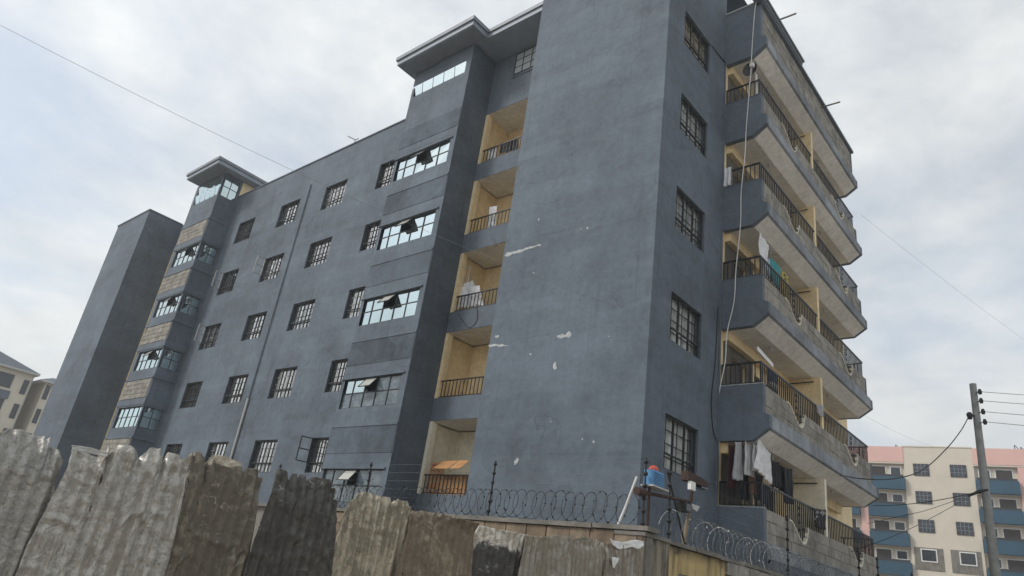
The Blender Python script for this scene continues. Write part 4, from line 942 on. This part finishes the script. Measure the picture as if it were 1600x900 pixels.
# ================================================================== POLE AND CABLES
M['palewire'] = paint('pale_wire', (.30,.31,.32), .6, .1, 0)
PT = atD(1520, 600, 22.0); PB = Vector((PT.x-.06, PT.y, ZG))
UP = thing('utility_pole', 'weathered wooden utility pole with black insulators before the pink building', 'utility pole', PB)
MB().tube([PB, PB.lerp(PT, .5), PT], [.130, .108, .082], 14).build('pole_shaft', paint('pole_timber', (.23,.235,.225), .9, .25, .4, scale=4), UP, True)
ins = []
for i, (u, v) in enumerate([(1531,612),(1533,626),(1536,643),(1539,659)]):
    q = atD(u, v, 21.8); b = MB(); c0 = Vector((PT.x, PT.y, q.z)); b.tube([c0, q], .012, 6); b.tube([q-Vector((0,0,.07)), q, q+Vector((0,0,.07))], [.04,.055,.03], 8); b.build('insulator', M['black'], UP); ins.append(q)
qb = atD(1515, 648, 21.8); MB().tube([(PT.x,PT.y,qb.z), qb], .02, 6).tube([qb-Vector((0,0,.12)), qb, qb+Vector((0,0,.06))], [.05,.08,.05], 8).build('clamp', M['black'], UP)
qm = atD(1530, 768, 21.75); MB().tube([qm-Vector((.25,0,.12)), qm, qm+Vector((.2,0,.05))], [.025,.045,.025], 8).build('clamp', M['black'], UP)
def cable(label, pts, r, mat='black', name='cable', sag=0, cat='cable'):
    P = [Vector(p) for p in pts]
    if len(P) == 2:
        P = [P[0].lerp(P[1], i/20) - Vector((0,0,sag*4*(i/20)*(1-i/20))) for i in range(21)]
    elif len(P) > 2:      # smooth through the points
        Q = []
        for i in range(len(P)-1):
            p0, p1, p2, p3 = P[max(i-1,0)], P[i], P[i+1], P[min(i+2, len(P)-1)]
            for j in range(6):
                t_ = j/6; Q.append(.5*((2*p1) + (p2-p0)*t_ + (2*p0-5*p1+4*p2-p3)*t_*t_ + (3*p1-p0-3*p2+p3)*t_**3))
        P = Q+[P[-1]]
    o = MB().tube(P, r, 5).build(name, M[mat], None, True, False); rebase(o, P[0]); return tag(o, label, cat)
cable('thick black service cable sagging from the pole to the lowest balcony edge', [qb, atD(1502,672,21.2), atD(1478,702,20.4), atD(1440,735,19.4), atD(1395,748,18.6), atD(1345,748,18), onX(1318,743,XO+.02)], .013)
for i, q in enumerate(ins):
    cable(['topmost overhead wire running off from the pole', 'second overhead wire from the top of the pole', 'third overhead wire from the top of the pole', 'lowest of the four overhead wires on the pole'][i], [q, q+Vector((24, 10, .9-.1*i))], .0075, 'steel', 'overhead_wire', .5, 'wire')
cable('black cable stretched level from the pole to the balcony end', [qm, onX(1362,790,1.0)], .011, sag=.1)
cable('thin cable drooping from the pole to the street wall', [qm, atD(1450,812,20), atD(1395,838,18), onX(1330,862,2.0)], .007)
cable('second thin cable drooping from the pole above the street wall', [qm, atD(1455,795,20.5), atD(1410,806,19.5), onX(1355,818,1.2)], .007)
cable('faint wire crossing the cloudy sky beside the balconies', [onX(1345,335,1.3), atD(1700,600,40)], .0035, 'palewire', 'overhead_wire', .2, 'wire')
cable('short faint wire from the balcony end above the pink building', [onX(1352,650,1.2), atD(1460,698,40)], .0035, 'palewire', 'overhead_wire', .1, 'wire')
cable('long thin wire slanting across the sky onto the grey front block', [atD(-90,-8,11), onY(960,478,-.01)], .0029, 'palewire', 'overhead_wire', .25, 'wire')
pts = [onY(u, v, YN-.05) for u, v in [(1186,-10),(1180,12),(1176,60),(1172,125),(1166,200),(1164,240),(1158,300),(1157,350),(1150,420),(1147,470),(1136,520),(1133,565),(1123,620),(1122,688)]]
cable('white cable dangling down past the ends of the stacked balconies', pts, .014, 'white')
cable('dark cable looped against the grey wall beside the lowest balconies', [onX(u, v, .02) for u, v in [(1122,480),(1118,560),(1112,620),(1114,670),(1122,692)]], .011)
cable('dark cable drooping below the third floor loggia', [onY(u, v, YL-.02) for u, v in [(716,490),(722,500),(733,512),(745,500),(745,478)]], .009)

# ================================================================== PINK AND PEACH BUILDING BEHIND
BD = 84.0; BO = CAM + ray(1450, 697)*(BD/math.hypot(*ray(1450, 697)[:2])); bdir = Vector((math.cos(R(10)), math.sin(R(10)), 0)); bn = Vector((bdir.y, -bdir.x, 0))
K_ = BD/55
BB = thing('pink_apartment_block', 'peach and pink apartment block with blue balconies behind the utility pole', 'building', (BO.x, BO.y, ZG))
def bp(s, d, z): return Vector((BO.x, BO.y, 0)) + bdir*s + bn*d + Vector((0,0,z))      # d>0 towards the camera
def bbox(b, s0, s1, d0, d1, z0, z1):
    n = len(b.v); b.v += [tuple(bp(s, d, z)) for z in (z0, z1) for d in (d0, d1) for s in (s0, s1)]
    for f in ((0,2,3,1), (4,5,7,6), (0,1,5,4), (2,6,7,3), (0,4,6,2), (1,3,7,5)): b.f.append(tuple(n+i for i in f)); b.m.append(b.mi)
    return b
M['peach'] = paint('peach_render', (.60,.545,.455), .85, .07, .1, scale=.6); M['pink'] = paint('pink_render', (.68,.43,.385), .85, .06, .1, scale=.6); M['blue'] = paint('blue_render', (.024,.075,.118), .7, .1, .05, scale=.6); M['greyst'] = paint('grey_blockwork', (.19,.175,.15), .95, .35, .4, scale=3)
ZTB = 18.97; FH = 2.78
bbox(MB(), -2.34, 3.76, -10, 0, ZG, ZTB).build('wall', M['peach'], BB)
def bwin(s0, s1, z0, z1, d, white=False, n=3, par=None):
    o = bbox(MB(), s0, s1, d+.002, d+.06, z0, z1).build('window', M['white'] if white else M['frame'], par or BB); e = .10 if white else .05
    bbox(MB(), s0+e, s1-e, d+.062, d+.066, z0+e, z1-e).build('pane', M['darkglass'], o)
    b = MB()
    for j in range(1, n): s = s0+e+(s1-s0-2*e)*j/n; bbox(b, s-.014, s+.014, d+.068, d+.085, z0+e, z1-e)
    for j in range(1, 3): z = z0+e+(z1-z0-2*e)*j/3; bbox(b, s0+e, s1-e, d+.067, d+.08, z-.012, z+.012)
    b.build('window_bars', M['fascia'] if not white else M['frame'], o); return o
for k in range(7):
    zt = 17.24-FH*k
    if zt < 0: break
    for s0 in (-1.52, 1.72):
        bwin(s0, s0+1.40, zt-1.22, zt, .015 if k < 3 else .045, k >= 3, 4)
    if k >= 3:
        for sa in (-2.08, 1.02):
            pn = bbox(MB(), sa, sa+2.5, .002, .03, zt-2.0, zt+.12).build('stone_panel', M['mortar'], BB)
            for r in range(8):
                s = sa + (.0 if r % 2 else .3); first = True
                while s < sa+2.5-.1:
                    l = min(.6, sa+2.5-s); 
                    o_ = bbox(MB(), s+.01, s+l-.02, .031, .042, zt-2.0+r*.265+.01, zt-2.0+(r+1)*.265-.015).build('stone_block', M['greyst'], pn); s += l
def pinkwing(sa, sb, seed, cols_):
    """recessed wing: pink top band, columns, blue balcony fronts, doors and white framed windows"""
    bbox(MB(), sa, sb, -10, -.4, ZG, ZTB-.3).build('wall', M['peach'], BB)
    bbox(MB(), sa, sb, -.39, .05, 17.35, ZTB).build('roof_band', M['pink'], BB)
    bbox(MB(), sa, sb, -.39, .02, 17.2, 17.345).build('roof_band', M['peach'], BB)
    for (c0, c1) in cols_: bbox(MB(), c0, c1, -.39, .0, ZG, 17.2).build('column', M['pink'], BB)
def bbalc(s0, s1, k, flip):
    zt = 15.75-FH*k
    if zt < 0: return
    b = MB(); bbox(b, s0, s1, .35, .5, zt-1.25, zt); bbox(b, s0, s0+.14, -.38, .349, zt-1.25, zt); bbox(b, s1-.14, s1, -.38, .349, zt-1.25, zt); bbox(b, s0+.141, s1-.141, -.38, .349, zt-1.25, zt-1.0)
    o = b.build('balcony', M['blue'], BB)
    bbox(MB(), s0+.1, s1-.1, .3, .349, zt+.002, zt+.25).build('railing', M['frame'], o)
    bbox(MB(), s0, s1, -.38, .0, zt+1.42, zt+1.53).build('balcony_soffit', M['peach'], o)
    w_ = s1-s0
    da, db = (s0+w_*.12, s0+w_*.50) if not flip else (s0+w_*.50, s0+w_*.88); wa, wb = (s0+w_*.62, s0+w_*.92) if not flip else (s0+w_*.08, s0+w_*.38)
    d_ = bbox(MB(), da-.08, db+.08, -.388, -.33, zt-.99, zt+1.25).build('door', M['white'], o); bbox(MB(), da, db, -.329, -.32, zt-.99, zt+1.17).build('door_leaf', M['door'], o)
    bbox(MB(), wa-.1, wb+.1, -.388, -.36, zt-.98, zt+.25).build('stone_panel', M['greyst'], o)
    bwin(wa, wb, zt+.28, zt+1.2, -.36, True, 2, o)
pinkwing(-16, -2.345, 1, [(-6.65,-5.95), (-11.8,-11.1)])
pinkwing(3.765, 24, 2, [(7.35,8.05), (12.4,13.1), (17.5,18.2)])
for k in range(6):
    for (s0, s1, fl) in ((-5.9,-2.36,False), (-11.0,-6.7,True), (-15.9,-11.85,False), (3.8,7.3,True), (8.1,12.35,False), (13.15,17.45,True), (18.25,22.5,False)): bbalc(s0, s1, k, fl)
bbox(MB(), -2.4, 3.82, -.1, .06, ZTB, ZTB+.10).build('coping', M['peach'], BB)
for (s, h_, d_) in ((-3.1, .9, -3), (2.0, .7, -4), (2.5, .6, -4), (7.6, 1.1, -3), (8.1, .9, -3)):
    b = MB(); b.tube([bp(s,d_,ZTB-.4), bp(s,d_,ZTB+h_)], .04, 6).tube([bp(s,d_,ZTB+h_), bp(s+.7,d_,ZTB+.2)], .035, 6); b.build('roof_stay', M['frame'], BB)
b = MB()
for i in range(9): pass
b.grid(lambda u, v: bp(-3.6+1.6*u, -4-.8*v, ZTB+.05+.45*math.sin(u*math.pi)), 10, 2); b.build('roof_cover', M['fascia'], BB)

# ================================================================== CREAM HOUSES BEHIND THE FAR END
def hp(y, z, x=-50, f=1.65): return Vector((CAM.x+(x-CAM.x)*f, CAM.y+(y-CAM.y)*f, CAM.z+(z-CAM.z)*f))
def house(name, label, y0, y1, zt, wins, apex, dx=10):
    a, c = hp(y0, zt), hp(y1, zt); Hs = thing(name, label, 'house', (a.x, (a.y+c.y)/2, ZG)); X = a.x
    MB().box((X-dx, a.y, ZG), (X, c.y, a.z)).build('wall', M['housecream'], Hs)
    e = MB(); e.box((X-dx-.6, a.y-.7, a.z), (X+.7, c.y+.35, a.z+.22)); ro = e.build('eave', M['bar'], Hs)
    b = MB(); z0 = a.z+.222; xm = X-dx/2; x0_, x1_ = X-dx-.6, X+.7; ya, yb_ = a.y-.7, c.y+.35; k = min((yb_-ya)*.49, apex/.45)
    b.face([(x1_,ya,z0),(x1_,yb_,z0),(xm,yb_-k,z0+apex),(xm,ya+k,z0+apex)]); b.face([(x1_,yb_,z0),(x0_,yb_,z0),(xm,yb_-k,z0+apex)]); b.face([(x0_,yb_,z0),(x0_,ya,z0),(xm,ya+k,z0+apex),(xm,yb_-k,z0+apex)]); b.face([(x0_,ya,z0),(x1_,ya,z0),(xm,ya+k,z0+apex)])
    b.build('roof', M['houseroof'], Hs)
    for (wy0, wy1, wz0, wz1) in wins:
        p_, q_ = hp(wy0, wz0), hp(wy1, wz1)
        o = MB().box((X+.002, p_.y, p_.z), (X+.07, q_.y, q_.z)).build('window', M['frame'], Hs)
        n = max(2, int((q_.y-p_.y)/.45)); b = MB()
        for j in range(n):
            for r in range(3):
                b.box((X+.071, p_.y+.05+(q_.y-p_.y-.1)*j/n+.02, p_.z+.05+(q_.z-p_.z-.1)*r/3+.02), (X+.08, p_.y+.05+(q_.y-p_.y-.1)*(j+1)/n-.02, p_.z+.05+(q_.z-p_.z-.1)*(r+1)/3-.02))
        b.build('pane', M['darkglass'], o)
    return Hs, X
M['housecream'] = paint('house_cream', (.60,.555,.455), .85, .06, .1, scale=.6); M['houseroof'] = paint('house_roof', (.085,.10,.125), .7, .12, .1, scale=1)
fl = [8.30, 6.60, 4.90, 3.2]
Hs, X = house('cream_house', 'cream house with grey hip roof at the picture edge beyond the far block', -9.0, 1.78, 8.72, [(1.30,1.64,z-1.0,z) for z in fl]+[(-.35,.66,z-.83,z+.12) for z in fl]+[(-2.4,-1.3,z-.83,z+.12) for z in fl], 3.3)
for z in fl[:3]:
    p_, q_ = hp(-.5, z-1.55), hp(.8, z-1.0); MB().box((X+.003, p_.y, p_.z), (X+.12, q_.y, q_.z)).build('blue_band', M['bluegrey'], Hs)
p_, q_ = hp(1.74, 0), hp(1.80, 8.7); MB().box((X+.005, p_.y, ZG), (X+.08, q_.y-.02, q_.z-.02)).build('downpipe', M['bar'], Hs)
house('cream_annexe', 'narrow cream house squeezed between the first cream house and the far block', 2.62, 5.2, 8.45, [(2.72,3.01,z-.97,z+.03) for z in fl]+[(3.7,4.4,z-.97,z+.03) for z in fl], 1.4)

# ================================================================== HAZE
t = NT('air'); t.t.nodes.remove(t.b); v = t.n('ShaderNodeVolumePrincipled'); v.inputs['Color'].default_value = (.93,.96,1,1); v.inputs['Density'].default_value = .0015; v.inputs['Anisotropy'].default_value = .35
t.l(v.outputs[0], t.o.inputs['Volume'])
hz = MB().box((-620,-620,-3.4), (620,620,23)).build('haze', t.m); tag(hz, 'thin pale haze filling the air', 'haze', None, 'stuff')
